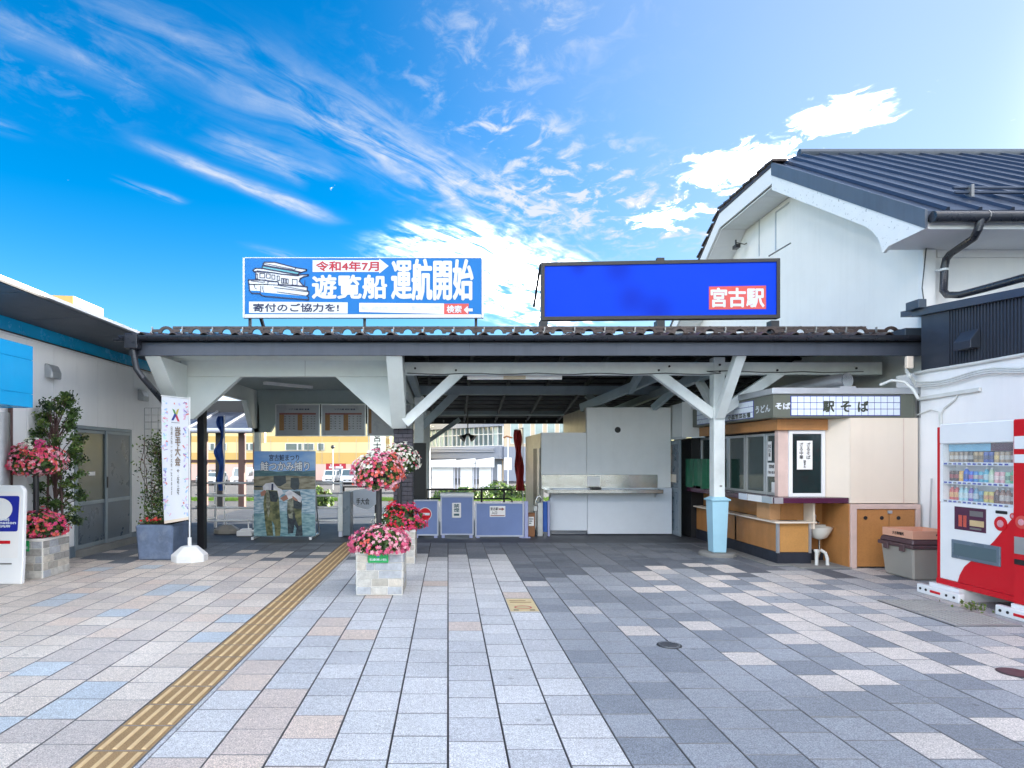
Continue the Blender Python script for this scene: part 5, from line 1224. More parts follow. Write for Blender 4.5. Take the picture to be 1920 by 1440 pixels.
def build_room():
    Y = 12.05; t = thing('service_booth', 'plain white service booth with a long stainless counter ledge, under the canopy', 'booth', (3, Y, 0))
    xa, xb, xs = xp(1015, Y), 4.30, xp(1100, Y)
    zt1, zt2 = zp(811, Y), 2.46
    m = MB(); m.box(xa+.002, xs-.003, Y, Y+.1, .91, zt1); m.build('wall_panel', M['counter_white'], t, bevel=.003)
    m = MB(); m.box(xs+.003, xb, Y-.005, Y+.1, .91, zt2); m.build('wall_panel', M['counter_white'], t, bevel=.003)
    m = MB(); m.box(xa+.16, xs-.003, Y-.06, Y+.1, .09, .905); m.build('wall_panel', M['counter_low'], t, bevel=.003)
    m = MB(); m.box(xs+.003, xb-.0, Y-.065, Y+.1, .025, .905); m.build('wall_panel', M['counter_low'], t, bevel=.003)
    m = MB(); m.box(xa+.2, xb, Y-.03, Y+.1, -.01, .02); m.build('plinth', M['kick_black'], t)
    m = MB(); m.box(xa+.0, xp(1232, Y), Y-.03, Y-.006, zp(917, Y), zp(890, Y)); bs = m.build('splashback', M['steel'], t, bevel=.003)
    m = MB(); m.box(xa+.05, xp(1232, Y), Y-.36, Y-.03, zp(925, Y-.3), zp(918, Y-.3)); lg = m.build('counter_ledge', M['steel'], t, bevel=.006)
    m = MB(); m.box(xp(1104, Y), xp(1122, Y), Y-.24, Y-.10, zp(918, Y-.3)+.001, zp(914, Y-.3)+.0); m.build('tray', M['black'], t, bevel=.004)
    m = MB(); m.box(xp(1100, Y), xp(1124, Y), Y-.042, Y-.031, zp(912, Y), zp(893, Y)); m.build('notice', M['paper'], t)
    for x in (xa+.15, xp(1225, Y)):
        m = MB(); m.prism([(x, Y-.03, .90), (x, Y-.30, .90), (x, Y-.03, .70)], (.02, 0, 0)); m.build('bracket', M['steel_rough'], t)
    m = MB(); m.box(xa, xa+.06, Y+.101, 14.5, 0, zt1-.01); sw = m.build('side_wall', M['room_metal'], t)
    m = MB(); m.box(xa-.012, xa, 12.35, 13.1, .05, zt1-.3); m.build('side_opening', M['black'], sw)
    m = MB(); m.box(xa-.02, xa-.013, 12.2, 12.5, .1, zt1-.3); m.build('sliding_panel', M['steel_rough'], sw)
    m = MB(); m.box(xa+.06, xs, Y+.1, 14.5, zt1-.06, zt1-.012); m.build('roof', M['room_metal'], t); m = MB(); m.box(xs, xb, Y+.101, 14.5, 1.9, zt2); m.build('upper_block', M['room_metal'], t)
    c = px(1158, 806, Y); m = MB(); m.tube([c+V((0, -.0055, 0)), c+V((0, -.012, 0))], .058, 16); m.build('flue_hole', M['black'], t)
    # side wall with sliding door beside the noodle stall
    X = 4.33
    m = MB(); m.box(X, X+.12, 12.45, 12.9, 0, 2.5); m.box(X, X+.12, 11.34, 12.4499, 1.86, 2.5); w = m.build('door_wall', M['counter_white'], t)
    m = MB(); m.box(X+.2, X+.5, 11.62, 12.5, 0, 1.86); m.build('doorway_dark', M['black'], t)
    m = MB(); m.box(X-.03, X-.001, 11.34, 12.6, 1.83, 1.88); m.build('door_rail', M['alu'], t)
    dr = MB(); a, b = 11.62, 12.42
    dr.box(X-.02, X+.015, a, a+.06, .02, 1.82); dr.box(X-.02, X+.015, b-.06, b, .02, 1.82); dr.box(X-.02, X+.015, a+.06, b-.06, .02, .10); dr.box(X-.02, X+.015, a+.06, b-.06, 1.74, 1.82); dr.box(X-.02, X+.015, a+.06, b-.06, .84, .92)
    d = dr.build('sliding_door', M['door_frame'], t, bevel=.003)
    m = MB(); m.box(X-.006, X, a+.06, b-.06, .92, 1.74); m.build('door_glass', M['frost_blue'], d); m = MB(); m.box(X-.006, X, a+.06, b-.06, .10, .84); m.build('door_panel', M['door_grey'], d); m = MB(); m.box(X-.01, X-.0065, a+.2, b-.25, 1.02, 1.17); m.build('door_notice', M['beige_board'], d)
    m = MB(); m.box(4.25, 4.6, 11.325, 11.335, 1.86, 2.5); m.build('return_wall', M['counter_white'], t)
build_room()
# ================================================================== NOODLE STALL
def build_stall():
    t = thing('noodle_stall', 'orange and beige soba noodle stall with lattice sign, under the right end of the canopy', 'stall', (5.4, 9.6, 0))
    OB, X0, X1, Yf = M['orange_board'], 4.6, 6.38, 8.72
    # lower counter front
    m = MB(); m.box(X0+.02, X0+.10, Yf+.081, 11.6, .17, .58); m.build('lower_panel', OB, t, bevel=.003)
    m = MB(); m.box(X0+.021, 5.07, Yf+.02, Yf+.08, .17, .58); m.build('lower_panel', M['orange_light2'], t, bevel=.003)
    m = MB(); m.box(X0+.01, 5.08, Yf+.01, 11.6, -.01, .168); m.build('kick_plate', M['kick_black'], t)
    m = MB(); m.box(X0+.0, X0+.035, Yf, Yf+.035, .16, .60); m.build('corner_trim', M['alu'], t); m = MB(); m.box(5.045, 5.08, Yf, Yf+.018, .16, .575); m.build('corner_trim', M['alu'], t)
    m = MB(); m.prism([(X0-.06, Yf-.06, .582), (5.12, Yf-.06, .582), (5.12, Yf+.1, .582), (X0+.1, Yf+.1, .582), (X0+.1, 11.55, .582), (X0-.06, 11.55, .582)], (0, 0, .022)); m.build('bag_shelf', M['beige_board'], t)
    m = MB(); m.box(X0+.15, 5.07, Yf+.18, Yf+.24, .606, .87); m.build('upper_panel', OB, t); m = MB(); m.box(X0+.15, X0+.22, Yf+.24, 11.6, .606, .87); m.build('upper_panel', OB, t)
    m = MB(); m.box(X0+.0, X0+.16, 8.92, 9.30, .606, .868); m.build('shelf_cupboard', M['orange_light'], t, bevel=.004)
    m = MB(); m.box(5.075, 5.10, Yf-.05, Yf+.35, .50, .87); m.build('shelf_end', M['beige_board'], t)
    for k in range(2):
        m = MB(); m.box(X0+.02, X0+.06, 10.0+.9*k, 10.05+.9*k, .17, .58); m.build('corner_trim', M['alu'], t)
    # counter top
    m = MB(); m.prism([(4.44, 8.50, .872), (5.72, 8.50, .872), (5.72, 8.96, .872), (4.84, 8.96, .872), (4.84, 11.6, .872), (4.44, 11.6, .872)], (0, 0, .075)); m.build('counter_top', M['maroon'], t, bevel=.006)
    for (y0, y1, mt) in ((8.52, 8.80, 'alu'), (8.82, 9.22, 'plastic_white'), (9.26, 9.5, 'counter_low')):
        m = MB(); m.box(4.425, 4.437, y0, y1, .865, .955); m.build('counter_notice', M[mt], t)
    m = MB(); m.box(4.442, 4.56, 8.488, 8.497, .868, .95); m.build('counter_notice', M['alu'], t)
    # sink recess
    m = MB(); m.box(5.08, 5.424, 9.05, 9.11, .168, .87); m.build('recess_back', OB, t); m = MB(); m.box(5.425, 5.4395, 8.45, 9.11, .0, .866); m.build('recess_side', OB, t); m = MB(); m.box(5.08, 5.46, 9.02, 9.1, -.01, .168); m.build('kick_plate', M['kick_black'], t)
    c = V((5.27, 8.86, .50)); m = MB(); pr = []
    vs = []; n = 20; lv = [(.02, -.17), (.10, -.14), (.15, -.06), (.175, 0), (.18, .012), (.155, .012), (.13, -.05), (.05, -.10), (.01, -.11)]
    for r, z in lv:
        for i in range(n): a = 2*math.pi*i/n; vs.append(c+V((r*math.cos(a), r*.85*math.sin(a), z)))
    m.add(vs, [(j*n+i, j*n+(i+1) % n, (j+1)*n+(i+1) % n, (j+1)*n+i) for j in range(len(lv)-1) for i in range(n)])
    m.add([c+V((-.15, .12, -.05)), c+V((.15, .12, -.05)), c+V((.15, .19, -.05)), c+V((-.15, .19, -.05)), c+V((-.16, .10, .03)), c+V((.16, .10, .03)), c+V((.16, .19, .03)), c+V((-.16, .19, .03))], [(0,3,2,1),(4,5,6,7),(0,1,5,4),(1,2,6,5),(2,3,7,6),(3,0,4,7)])
    sk = m.build('wash_basin', M['porcelain'], t, smooth=45)
    m = MB(); f = c+V((0, .14, .1)); m.tube([f+V((0, .05, 0)), f, f+V((0, -.05, 0)), f+V((.02, -.10, -.04))], .014, 8); m.tube([f, f+V((0, 0, .05))], .012, 8); m.tube([f+V((-.03, 0, .055)), f+V((.03, 0, .055))], .012, 8); m.build('faucet', M['steel'], sk, smooth=40)
    m = MB(); m.tube([c+V((0, 0, -.16)), c+V((.01, .01, -.26)), c+V((.0, .0, -.36)), c+V((-.03, .02, -.49))], .018, 8); m.build('drain_pipe', M['steel'], sk, smooth=60)
    m = MB(); q = V((5.12, 8.75, .64)); m.lathe([(.02, -.06), (.035, -.02), (.04, .04), (.03, .06)], q, 12); m.build('cup_dispenser', M['alu'], t, smooth=40)
    m = MB(); m.box(4.75, 5.44, 8.40, 9.02, -.005, .014); m.build('concrete_pad', M['stump'], t); m = MB(); m.box(4.42, 4.749, 8.62, 10.2, -.005, .013); m.build('concrete_pad', M['stump'], t)
    for k, x in enumerate((5.08, 5.20)):
        m = MB(); p = V((x, 8.60, .014))
        if k == 0: m.tube([p, p+V((0, 0, .17)), p+V((0, 0, .19)), p+V((0,0,.215))], [.022, .022, .034, .034], 10)
        else: m.tube([p+V((.03, 0, 0)), p+V((.028, 0, .09)), p+V((.0, 0, .17)), p+V((-.06, 0, .205))], .022, 10)
        m.build('stand_pipe', M['pvc'], t, smooth=50)
    # cupboard at the right
    m = MB(); m.box(5.44, 5.52, 8.42, 8.9, .0, .865); m.box(5.5201, X1, 8.42, 8.9, .80, .865); m.box(6.32, X1, 8.42, 8.9, .0, .7999); cp = m.build('cupboard', M['pink_frame'], t, bevel=.004)
    for k, (a, b) in enumerate(((5.525, 5.965), (5.972, 6.315))):
        m = MB(); m.box(a, b, 8.44, 8.47, .02, .795); d = m.build('cupboard_door', OB, cp, bevel=.003)
        for x in ((a+.12, b-.10) if k == 0 else (a+.12,)):
            m = MB(); m.tube([(x, 8.4395, .68), (x, 8.434, .68)], .026, 14); m.build('door_hole', M['black'], d)
        hx = b-.03 if k == 0 else a+.03
        m = MB(); m.tube([(hx, 8.44, .42), (hx, 8.41, .44), (hx, 8.41, .53), (hx, 8.44, .55)], .01, 6); m.build('door_handle', M['dark_metal'], d)
    m = MB(); m.box(5.94, 6.0, 8.425, 8.4385, .74, .78); m.build('padlock', M['alu'], cp)
    # beige boarded front
    m = MB(); m.box(5.46, X1-.001, 8.47, 8.52, .875, 2.035); m.build('beige_panel', M['beige_board'], t, bevel=.003); m = MB(); m.box(6.18, 6.186, 8.465, 8.4698, .88, 2.03); m.build('panel_joint', M['pink_frame'], t)
    m = MB(); m.prism([(5.25, 8.70, .95), (5.458, 8.475, .95), (5.458, 8.53, .95), (5.25, 8.76, .95)], (0, 0, 1.085)); m.build('beige_panel', M['beige_board'], t)
    # windows: one on the front, three on the side
    def window(P, R, U, w, h, name='window', fr=.05, fm='alu'):
        R = V(R); U = V(U); N_ = R.cross(U); P = V(P); m = MB()
        def bx(a, b, c, d): m.prism([P+R*a+U*c, P+R*b+U*c, P+R*b+U*d, P+R*a+U*d], N_*.03)
        bx(0, fr, 0, h); bx(w-fr, w, 0, h); bx(fr+.0002, w-fr-.0002, 0, fr); bx(fr+.0002, w-fr-.0002, h-fr, h)
        o = m.build(name, M[fm], t, bevel=.003); g = MB(); g.poly([P+R*fr+U*fr+N_*.01, P+R*(w-fr)+U*fr+N_*.01, P+R*(w-fr)+U*(h-fr)+N_*.01, P+R*fr+U*(h-fr)+N_*.01]); g.build('pane', M['win_dark'], o, recalc=False); return o
    w1 = window((4.74, 8.70, .95), FX, FU, .505, .925, fm='plastic_white')
    def poster(o, P, R, w, h, txts, mt='paper'):
        R = V(R); U = V(FU); N_ = R.cross(U); P = V(P); m = MB(); m.prism([P, P+R*w, P+R*w+U*h, P+U*h], N_*.003); s = m.build('poster', M[mt], o)
        for (s_, u0, u1, v0, v1) in txts: text(s_, P+R*(w*u0)+U*(h*v0)+N_*.003, R, U, w*(u1-u0), h*(v1-v0), M['ink_black'], s, bold=.0012, off=.002)
    poster(w1, (4.85, 8.675, 1.33), FX, .215, .40, [(vert('ざるそば'), .62, .86, .36, .93), (vert('ざる中華'), .16, .40, .36, .93), (vert('始めました'), .42, .58, .06, .32)])
    L_ = (0, -1, 0)
    for k, ya in enumerate((9.22, 9.84, 10.46, 11.08, 11.6)):
        w2 = window((4.72, ya+.0, .95), L_, FU, .42 if k == 0 else .60, .90, fr=.04)
        if k == 0:
            poster(w2, (4.70, ya-.05, 1.45), L_, .11, .28, [('冷そば\nうどん\n各種', .15, .85, .2, .85)]); poster(w2, (4.70, ya-.04, 1.22), L_, .24, .20, [('営業時間', .2, .8, .6, .85), ('7:00-18:30', .08, .92, .2, .4)]); poster(w2, (4.70, ya-.16, .99), L_, .19, .15, [])
    m = MB(); m.box(4.60, 4.741, 8.695, 8.79, .95, 1.875); m.build('corner_post', M['pink_frame'], t, bevel=.003)
    m = MB(); m.box(4.56, 4.72, 8.64, 11.4, 1.878, 2.03); m.build('header_board', OB, t); m = MB(); m.box(4.7205, 5.26, 8.64, 8.75, 1.878, 2.03); m.build('header_board', OB, t)
    m = MB(); m.box(4.78, 6.36, 9.12, 11.6, .0, 2.03); m.build('stall_core', M['black'], t)
    # sign box with lattice
    sx, sy = 4.43, 8.50; z0, z1 = 2.04, 2.36
    m = MB(); m.box(sx, 6.36, sy, 11.3, z0, z1); sb = m.build('sign_box', M['olive_sign'], t, bevel=.004)
    m = MB(); m.box(sx-.02, 6.40, sy-.02, 11.32, z1+.001, z1+.085); m.build('sign_cornice', M['alu'], t, bevel=.006)
    m = MB(); m.prism([(sx+.02, sy-.03, z0-.001), (5.46, sy-.03, z0-.001), (5.25, 8.7, z0-.012), (sx+.05, 8.7, z0-.012)], (0, 0, -.004)); m.build('sign_underside', M['olive_sign'], t)
    lx0, lx1 = xp(1483, sy), xp(1687, sy); lz0, lz1 = zp(779, sy), zp(743, sy)
    def lattice(P, R, w, h, nx, nz):
        R = V(R); U = V(FU); N_ = R.cross(U); P = V(P)
        for i in range(nx):
            for j in range(nz):
                a, b = w*i/nx+.004, w*(i+1)/nx-.004; c, d = h*j/nz+.004, h*(j+1)/nz-.004
                m = MB(); m.prism([P+R*a+U*c+N_*.002, P+R*b+U*c+N_*.002, P+R*b+U*d+N_*.002, P+R*a+U*d+N_*.002], N_*.004); m.build('lattice_pane', M['lattice_white'], sb)
    m = MB(); m.box(lx0-.006, lx1+.006, sy-.002, sy-.0005, lz0-.006, lz1+.006); m.build('lattice_back', M['ink_blue'], sb); lattice((lx0, sy-.002, lz0), FX, lx1-lx0, lz1-lz0, 17, 3)
    for i, (c, xa, xb) in enumerate((('駅', 1543, 1563), ('そ', 1576, 1594), ('ば', 1608, 1627))): text(c, (xp(xa, sy), sy-.008, zp(772, sy)), FX, FU, xp(xb, sy)-xp(xa, sy), .14, M['olive_ink'], sb, bold=.006, off=.003)
    text('そば', (xp(1454, sy), sy, zp(767, sy)), FX, FU, .20, .085, M['sign_white'], sb, bold=.004, off=.003)
    text('うどん', (sx, 8.98, 2.13), L_, FU, .40, .10, M['sign_white'], sb, bold=.004, off=.003)
    m = MB(); m.box(sx-.0018, sx-.0005, 9.04, 11.1, 2.07, 2.325); m.build('lattice_back', M['ink_blue'], sb); lattice((sx-.002, 11.09, 2.075), L_, 2.04, .245, 18, 3)
    text('小皿惣菜各種', (sx-.006, 9.85, 2.085), L_, FU, .72, .07, M['olive_ink'], sb, bold=.003, off=.003)
    m = MB(); m.box(6.40, 6.415, sy-.03, sy+.02, z0-.0, z1+.09); m.build('end_trim', M['steel_rough'], t)
    # steel flue
    a = px(1588, 713, 8.62); m = MB(); m.tube([a+V((-.75, 1.6, -.13)), a+V((-.05, .12, 0)), a], .098, 20); fl = m.build('flue', M['steel_rough'], t, smooth=50)
    m = MB(); m.tube([a+V((.001, -.003, 0)), a+V((.004, -.012, 0))], .104, 20); m.build('flue_cap', M['steel'], fl); m = MB(); m.box(a.x-.14, a.x+.08, 8.55, 8.75, z1+.086, a.z-.09); m.build('flue_support', M['alu'], fl)
D('orange_light2', (.50,.25,.075), .5, var=.08, sc=4, fine=.06); D('olive_ink', (.035,.045,.03), .5)
build_stall()
def build_right_things():
    # green cloth over a rack on the stall counter
    t = thing('green_cloth', 'dark green cloth draped over a rack on the stall counter, left of the white post', 'cloth', (4.56, 11.1, .95))
    m = MB(); n, k = 22, 12; vs = []
    for j in range(k+1):
        v = j/k
        for i in range(n+1):
            u = i/n; vs.append((4.43-.03*math.sin(u*17)*(.3+.7*v)-.01*math.sin(u*31+1), 11.62-.95*u, 1.47-.50*v-.02*math.sin(u*9)*v))
    m.add(vs, [(j*(n+1)+i, j*(n+1)+i+1, (j+1)*(n+1)+i+1, (j+1)*(n+1)+i) for j in range(k) for i in range(n)])
    m.add([(4.43, 11.62, 1.47), (4.43, 10.67, 1.47), (4.62, 10.67, 1.46), (4.62, 11.62, 1.46)], [(0,1,2,3)]); m.add([(4.43, 10.67, 1.47), (4.62, 10.67, 1.46), (4.62, 10.67, .97), (4.43, 10.67, .97)], [(0,1,2,3)])
    m.build('drape', M['green_cloth'], t, smooth=70, recalc=False)
    m = MB()
    for y in (10.75, 11.5): m.tube([(4.56, y, .95), (4.56, y, 1.45)], .012, 6)
    m.tube([(4.56, 10.75, 1.44), (4.56, 11.5, 1.44)], .012, 6); m.build('rack', M['steel_rough'], t)
    # storage box with pink crate
    t = thing('storage_box', 'grey lidded plastic storage box between the stall cupboard and vending machine', 'storage box', (5.9, 7.85, 0))
    x0, x1, y0, y1 = 5.62, 6.16, 7.55, 8.14; k = .03
    def tub(z0, z1, e0, e1): 
        m = MB(); m.add([(x0+e0,y0+e0,z0),(x1-e0,y0+e0,z0),(x1-e0,y1-e0,z0),(x0+e0,y1-e0,z0),(x0+e1,y0+e1,z1),(x1-e1,y0+e1,z1),(x1-e1,y1-e1,z1),(x0+e1,y1-e1,z1)], [(0,3,2,1),(4,5,6,7),(0,1,5,4),(1,2,6,5),(2,3,7,6),(3,0,4,7)]); return m
    tub(.0, .40, .045, .012).build('tub', M['box_grey'], t, bevel=.02)
    lid = tub(.385, .43, -.012, -.012); lid.build('lid_rim', M['lid_brown'], t, bevel=.008); tub(.431, .50, .0, .02).build('lid', M['lid_brown'], t, bevel=.015)
    for yy in (7.7, 7.98): m = MB(); m.box(x0-.028, x0-.0125, yy-.045, yy+.045, .34, .425); m.build('latch', M['lid_brown'], t, bevel=.006)
    t = thing('noodle_crate', 'shallow pink noodle crate with black lettering, on the lid of the storage box', 'crate', (5.9, 7.85, .5))
    X0, X1, Y0, Y1 = 5.64, 6.16, 7.57, 8.10
    for (a, b, c, d) in ((X0, X0+.015, Y0, Y1), (X1-.015, X1, Y0, Y1), (X0+.0151, X1-.0151, Y0, Y0+.015), (X0+.0151, X1-.0151, Y1-.015, Y1)):
        m = MB(); m.box(a, b, c, d, .503, .60); m.build('side', M['crate_pink'], t)
    m = MB(); m.box(X0+.016, X1-.016, Y0+.016, Y1-.016, .503, .515); m.build('bottom', M['crate_pink'], t)
    text('大谷製麺所', (X0, 7.92, .53), (0,-1,0), FU, .20, .04, M['ink_black'], t, bold=.0015, off=.002)
    m = MB(); m.tube([(5.93, 7.565, .555), (5.93, 7.569, .555)], .012, 10); m.build('grip_hole', M['lid_brown'], t)
    t = thing('broom', 'thin grey broom handle leaning behind the storage box', 'broom', (6.3, 8.1, 0))
    m = MB(); m.tube([(6.30, 8.18, .16), (6.37, 8.22, 1.22)], .011, 8); m.build('handle', M['alu'], t); m = MB(); m.box(6.22, 6.38, 8.14, 8.22, .0, .165); m.build('bristles', M['black'], t, bevel=.01)
build_right_things()
def build_vending():
    X = 5.36; Ya, Yb = 6.84, 5.66; t = thing('vending_machine', 'red and white drinks vending machine against the white annex wall at right', 'vending machine', (5.7, 6.25, 0))
    XB = 6.12; zb, zt = .13, 1.86; L_ = V((0, -1, 0)); U = V(FU)
    P = lambda u, z, d=0: V((X-d, Ya-u, z))
    W_ = Ya-Yb
    m = MB(); m.box(X+.15, XB, Yb, Ya, zb, zt); m.build('cabinet', M['red'], t, bevel=.012)
    def slab(u0, u1, z0, z1, d0, d1, mt, name, par=t, bev=.004): m = MB(); m.box(X-d1, X-d0, Ya-u1, Ya-u0, z0, z1); return m.build(name, M[mt], par, bevel=bev)
    uR = .955
    slab(0, .045, zb, zt-.03, -.149, .0, 'red', 'door_edge'); slab(uR, W_, zb, zt+.0, -.149, .035, 'red', 'coin_column', bev=.01)
    slab(.0455, uR-.001, 1.645, zt, -.149, .012, 'plastic_white', 'header', bev=.01); slab(.0455, uR-.001, zb+.06, 1.02, -.149, .004, 'plastic_white', 'lower_door', bev=.006)
    slab(.0, uR-.001, zb-.0, zb+.058, -.149, .012, 'red', 'bottom_rail', bev=.006)
    # display case
    slab(.0455, uR-.001, 1.021, 1.644, -.149, -.14, 'shelter_white', 'case_back', bev=0)
    slab(.0455, .085, 1.0212, 1.644, -.138, .003, 'plastic_white', 'case_side', bev=0); slab(uR-.03, uR-.001, 1.0212, 1.644, -.138, .003, 'plastic_white', 'case_side', bev=0)
    pal = {0: [(.35,.27,.18), (.28,.22,.17), (.10,.09,.08), (.42,.30,.15), (.08,.12,.35), (.45,.33,.17), (.40,.32,.22), (.22,.08,.05)],
           1: [(.10,.06,.05), (.72,.42,.10), (.03,.14,.62), (.05,.25,.60), (.10,.42,.55), (.45,.62,.42), (.70,.40,.42), (.35,.62,.45), (.10,.45,.20)],
           2: [(.55,.10,.09), (.35,.60,.66), (.16,.12,.42), (.12,.30,.45), (.60,.52,.15), (.18,.09,.07), (.25,.14,.10), (.16,.08,.06)]}
    r = random.Random(9); can = MB(); can.lathe([(.020, 0), (.026, .008), (.026, .035)], (0,0,0), 12); can.k = 1; can.lathe([(.0263, .035), (.0263, .075)], (0,0,0), 12); can.k = 0; can.lathe([(.026, .075), (.026, .095), (.022, .108), (.022, .112)], (0,0,0), 12); bot = MB(); bot.lathe([(.026, 0), (.028, .01), (.028, .03)], (0,0,0), 12); bot.k = 1; bot.lathe([(.0284, .03), (.0284, .085)], (0,0,0), 12); bot.k = 0; bot.lathe([(.028, .085), (.024, .105), (.011, .138)], (0,0,0), 12); bot.k = 2; bot.lathe([(.0125, .138), (.0125, .155)], (0,0,0), 12)
    cache = {}
    for row in range(3):
        z = 1.045+.20*row
        slab(.086, uR-.031, z-.024, z, -.135, -.02, 'plastic_white', 'shelf', bev=0)
        lab = slab(.086, uR-.031, z-.028, z+.006, -.0199, .0, 'sign_white', 'price_strip', bev=0)
        for i in range(13):
            u = .12+i*.061; b = MB(); b.box(X-.004, X-.0003, Ya-u-.018, Ya-u+.018, z-.02, z-.004); b.build('select_button', M['ink_blue' if (i+row) % 3 else 'ink_grey'], lab)
        lst = pal[2-row]
        for i in range(13):
            ci = min(len(lst)-1, int(i/13*len(lst))); kind = bot if row < 2 and r.random() < .65 else can; key = (2-row, ci, kind is bot)
            if key not in cache: cache[key] = kind.mesh('drink', [mat('drink_%d_%d' % key[:2], lst[ci], .25, var=.2, sc=60), mat('drink_label_%d_%d' % key[:2], tuple(min(.8, c*.45+q) for c, q in zip(lst[ci], r.choice([(.35,.35,.33), (.02,.02,.02), (.4,.3,.1), (.3,.05,.05)]))), .4, var=.35, sc=90), M['plastic_white']], smooth=40)
            o = link('display_drink', cache[key], t); o.location = P(.12+i*.061, z+.001)+V((.075, 0, 0))-ORG[t]
    slab(.10, .62, 1.565, 1.642, -.06, -.05, 'lattice_cyan', 'case_poster', bev=0); slab(.621, uR-.032, 1.565, 1.642, -.06, -.05, 'maroon', 'case_poster', bev=0)
    gl = MB(); gl.poly([P(.086, 1.022, .0045), P(uR-.031, 1.022, .0045), P(uR-.031, 1.643, .0045), P(.086, 1.643, .0045)]); gl.build('glass', M['clear'], t, recalc=False)
    # lower graphics
    pts = [(.285, zb+.062), (.31, .27), (.37, .37), (.44, .43), (.60, .56), (.72, .68), (.82, .80), (.90, .90), (.95, .955), (.953, zb+.062)]
    m = MB(); m.poly([P(u, z, .0065) for u, z in pts]); m.build('red_swoosh', M['red'], t, recalc=False)
    ps = slab(.245, .63, .745, .985, -.003, .009, 'maroon', 'advert', bev=.002)
    for (u0, u1, z0, z1, mt) in ((.30, .345, .78, .90, 'fl_coral'), (.36, .40, .78, .90, 'fl_coral'), (.44, .60, .90, .955, 'ink_grey'), (.44, .61, .80, .86, 'tactile_bar'), (.44, .58, .765, .785, 'ink_grey')): slab(u0, u1, z0, z1, .0092, .0105, mt, 'advert_print', ps, 0)
    sl_ = slab(.215, .80, .44, .635, -.003, .02, 'door_grey', 'delivery_flap', bev=.006); slab(.25, .765, .475, .60, .0202, .024, 'glass_far', 'flap_window', sl_, .003)
    slab(.74, .87, .955, .985, .0045, .012, 'black', 'display_slot')
    for (u, z, R_) in ((.80, .86, .07), (.93, .945, .03), (1.05, .90, .06)):
        m = MB(); d = .0075 if u < uR else .036; ring = [P(u+R_*math.cos(a), z+R_*math.sin(a), d) for a in [2*math.pi*i/24 for i in range(24)]]; m.prism(ring, (-.006, 0, 0)); k = m.build('round_badge', M['red' if u < .9 else 'tag_red'], t)
        m = MB(); m.prism([P(u+R_*.5*math.cos(a), z+R_*.5*math.sin(a), d+.0062) for a in [2*math.pi*i/20 for i in range(20)]], (-.003, 0, 0)); m.build('badge_centre', M['fl_pale'], k)
    for (z0, z1, mt) in ((1.58, 1.70, 'plastic_white'), (1.45, 1.53, 'plastic_white'), (.60, .76, 'alu'), (.50, .55, 'black')): slab(uR+.02, W_-.03, z0, z1, .0352, .042, mt, 'coin_panel', bev=.003)
    # levelling feet plates
    for ya in (6.98, 5.98):
        m = MB(); m.box(X-.12, X-.055, ya-.58, ya, .0, .095); ft = m.build('foot_plate', M['plastic_white'], t, bevel=.008)
        m = MB(); m.box(X-.128, X-.1205, ya-.34, ya-.20, .035, .062); m.build('foot_grip', M['red'], ft, bevel=.006)
        for yy in (.06, .14, .42, .52): m = MB(); m.tube([(X-.1205, ya-yy, .05), (X-.127, ya-yy, .05)], .014, 8); m.build('bolt', M['black'], ft)
        m = MB(); m.box(X-.054, XB, ya-.5, ya-.1, .0, .13 if ya > 6.5 else .1299); m.build('foot_block', M['plastic_white'], t)
    r2 = random.Random(3); g = MB()
    for _ in range(70): p = V((5.15+r2.gauss(0, .05), 6.15+r2.gauss(0, .1), 0)); leaf(g, p+V((0, 0, r2.uniform(.01, .06))), rdir(r2)+V((0,-.6,.2)), r2.uniform(.012, .025), r2)
    w = g.build('weed', M['leaf_light'], None, recalc=False, org=(5.15, 6.15, 0), label='small tuft of weeds growing by the vending machine feet', cat='weed')
D('lattice_cyan', (.20,.48,.66), .4)
def clear_glass():
    m = bpy.data.materials.new('clear'); m.use_nodes = True; N = m.node_tree.nodes; L = m.node_tree.links
    b = N['Principled BSDF']; b.inputs['Roughness'].default_value = .03; b.inputs['Base Color'].default_value = (.9,.95,1,1); b.inputs['Alpha'].default_value = .14; b.inputs['Specular IOR Level'].default_value = .6; M['clear'] = m
clear_glass()
build_vending()
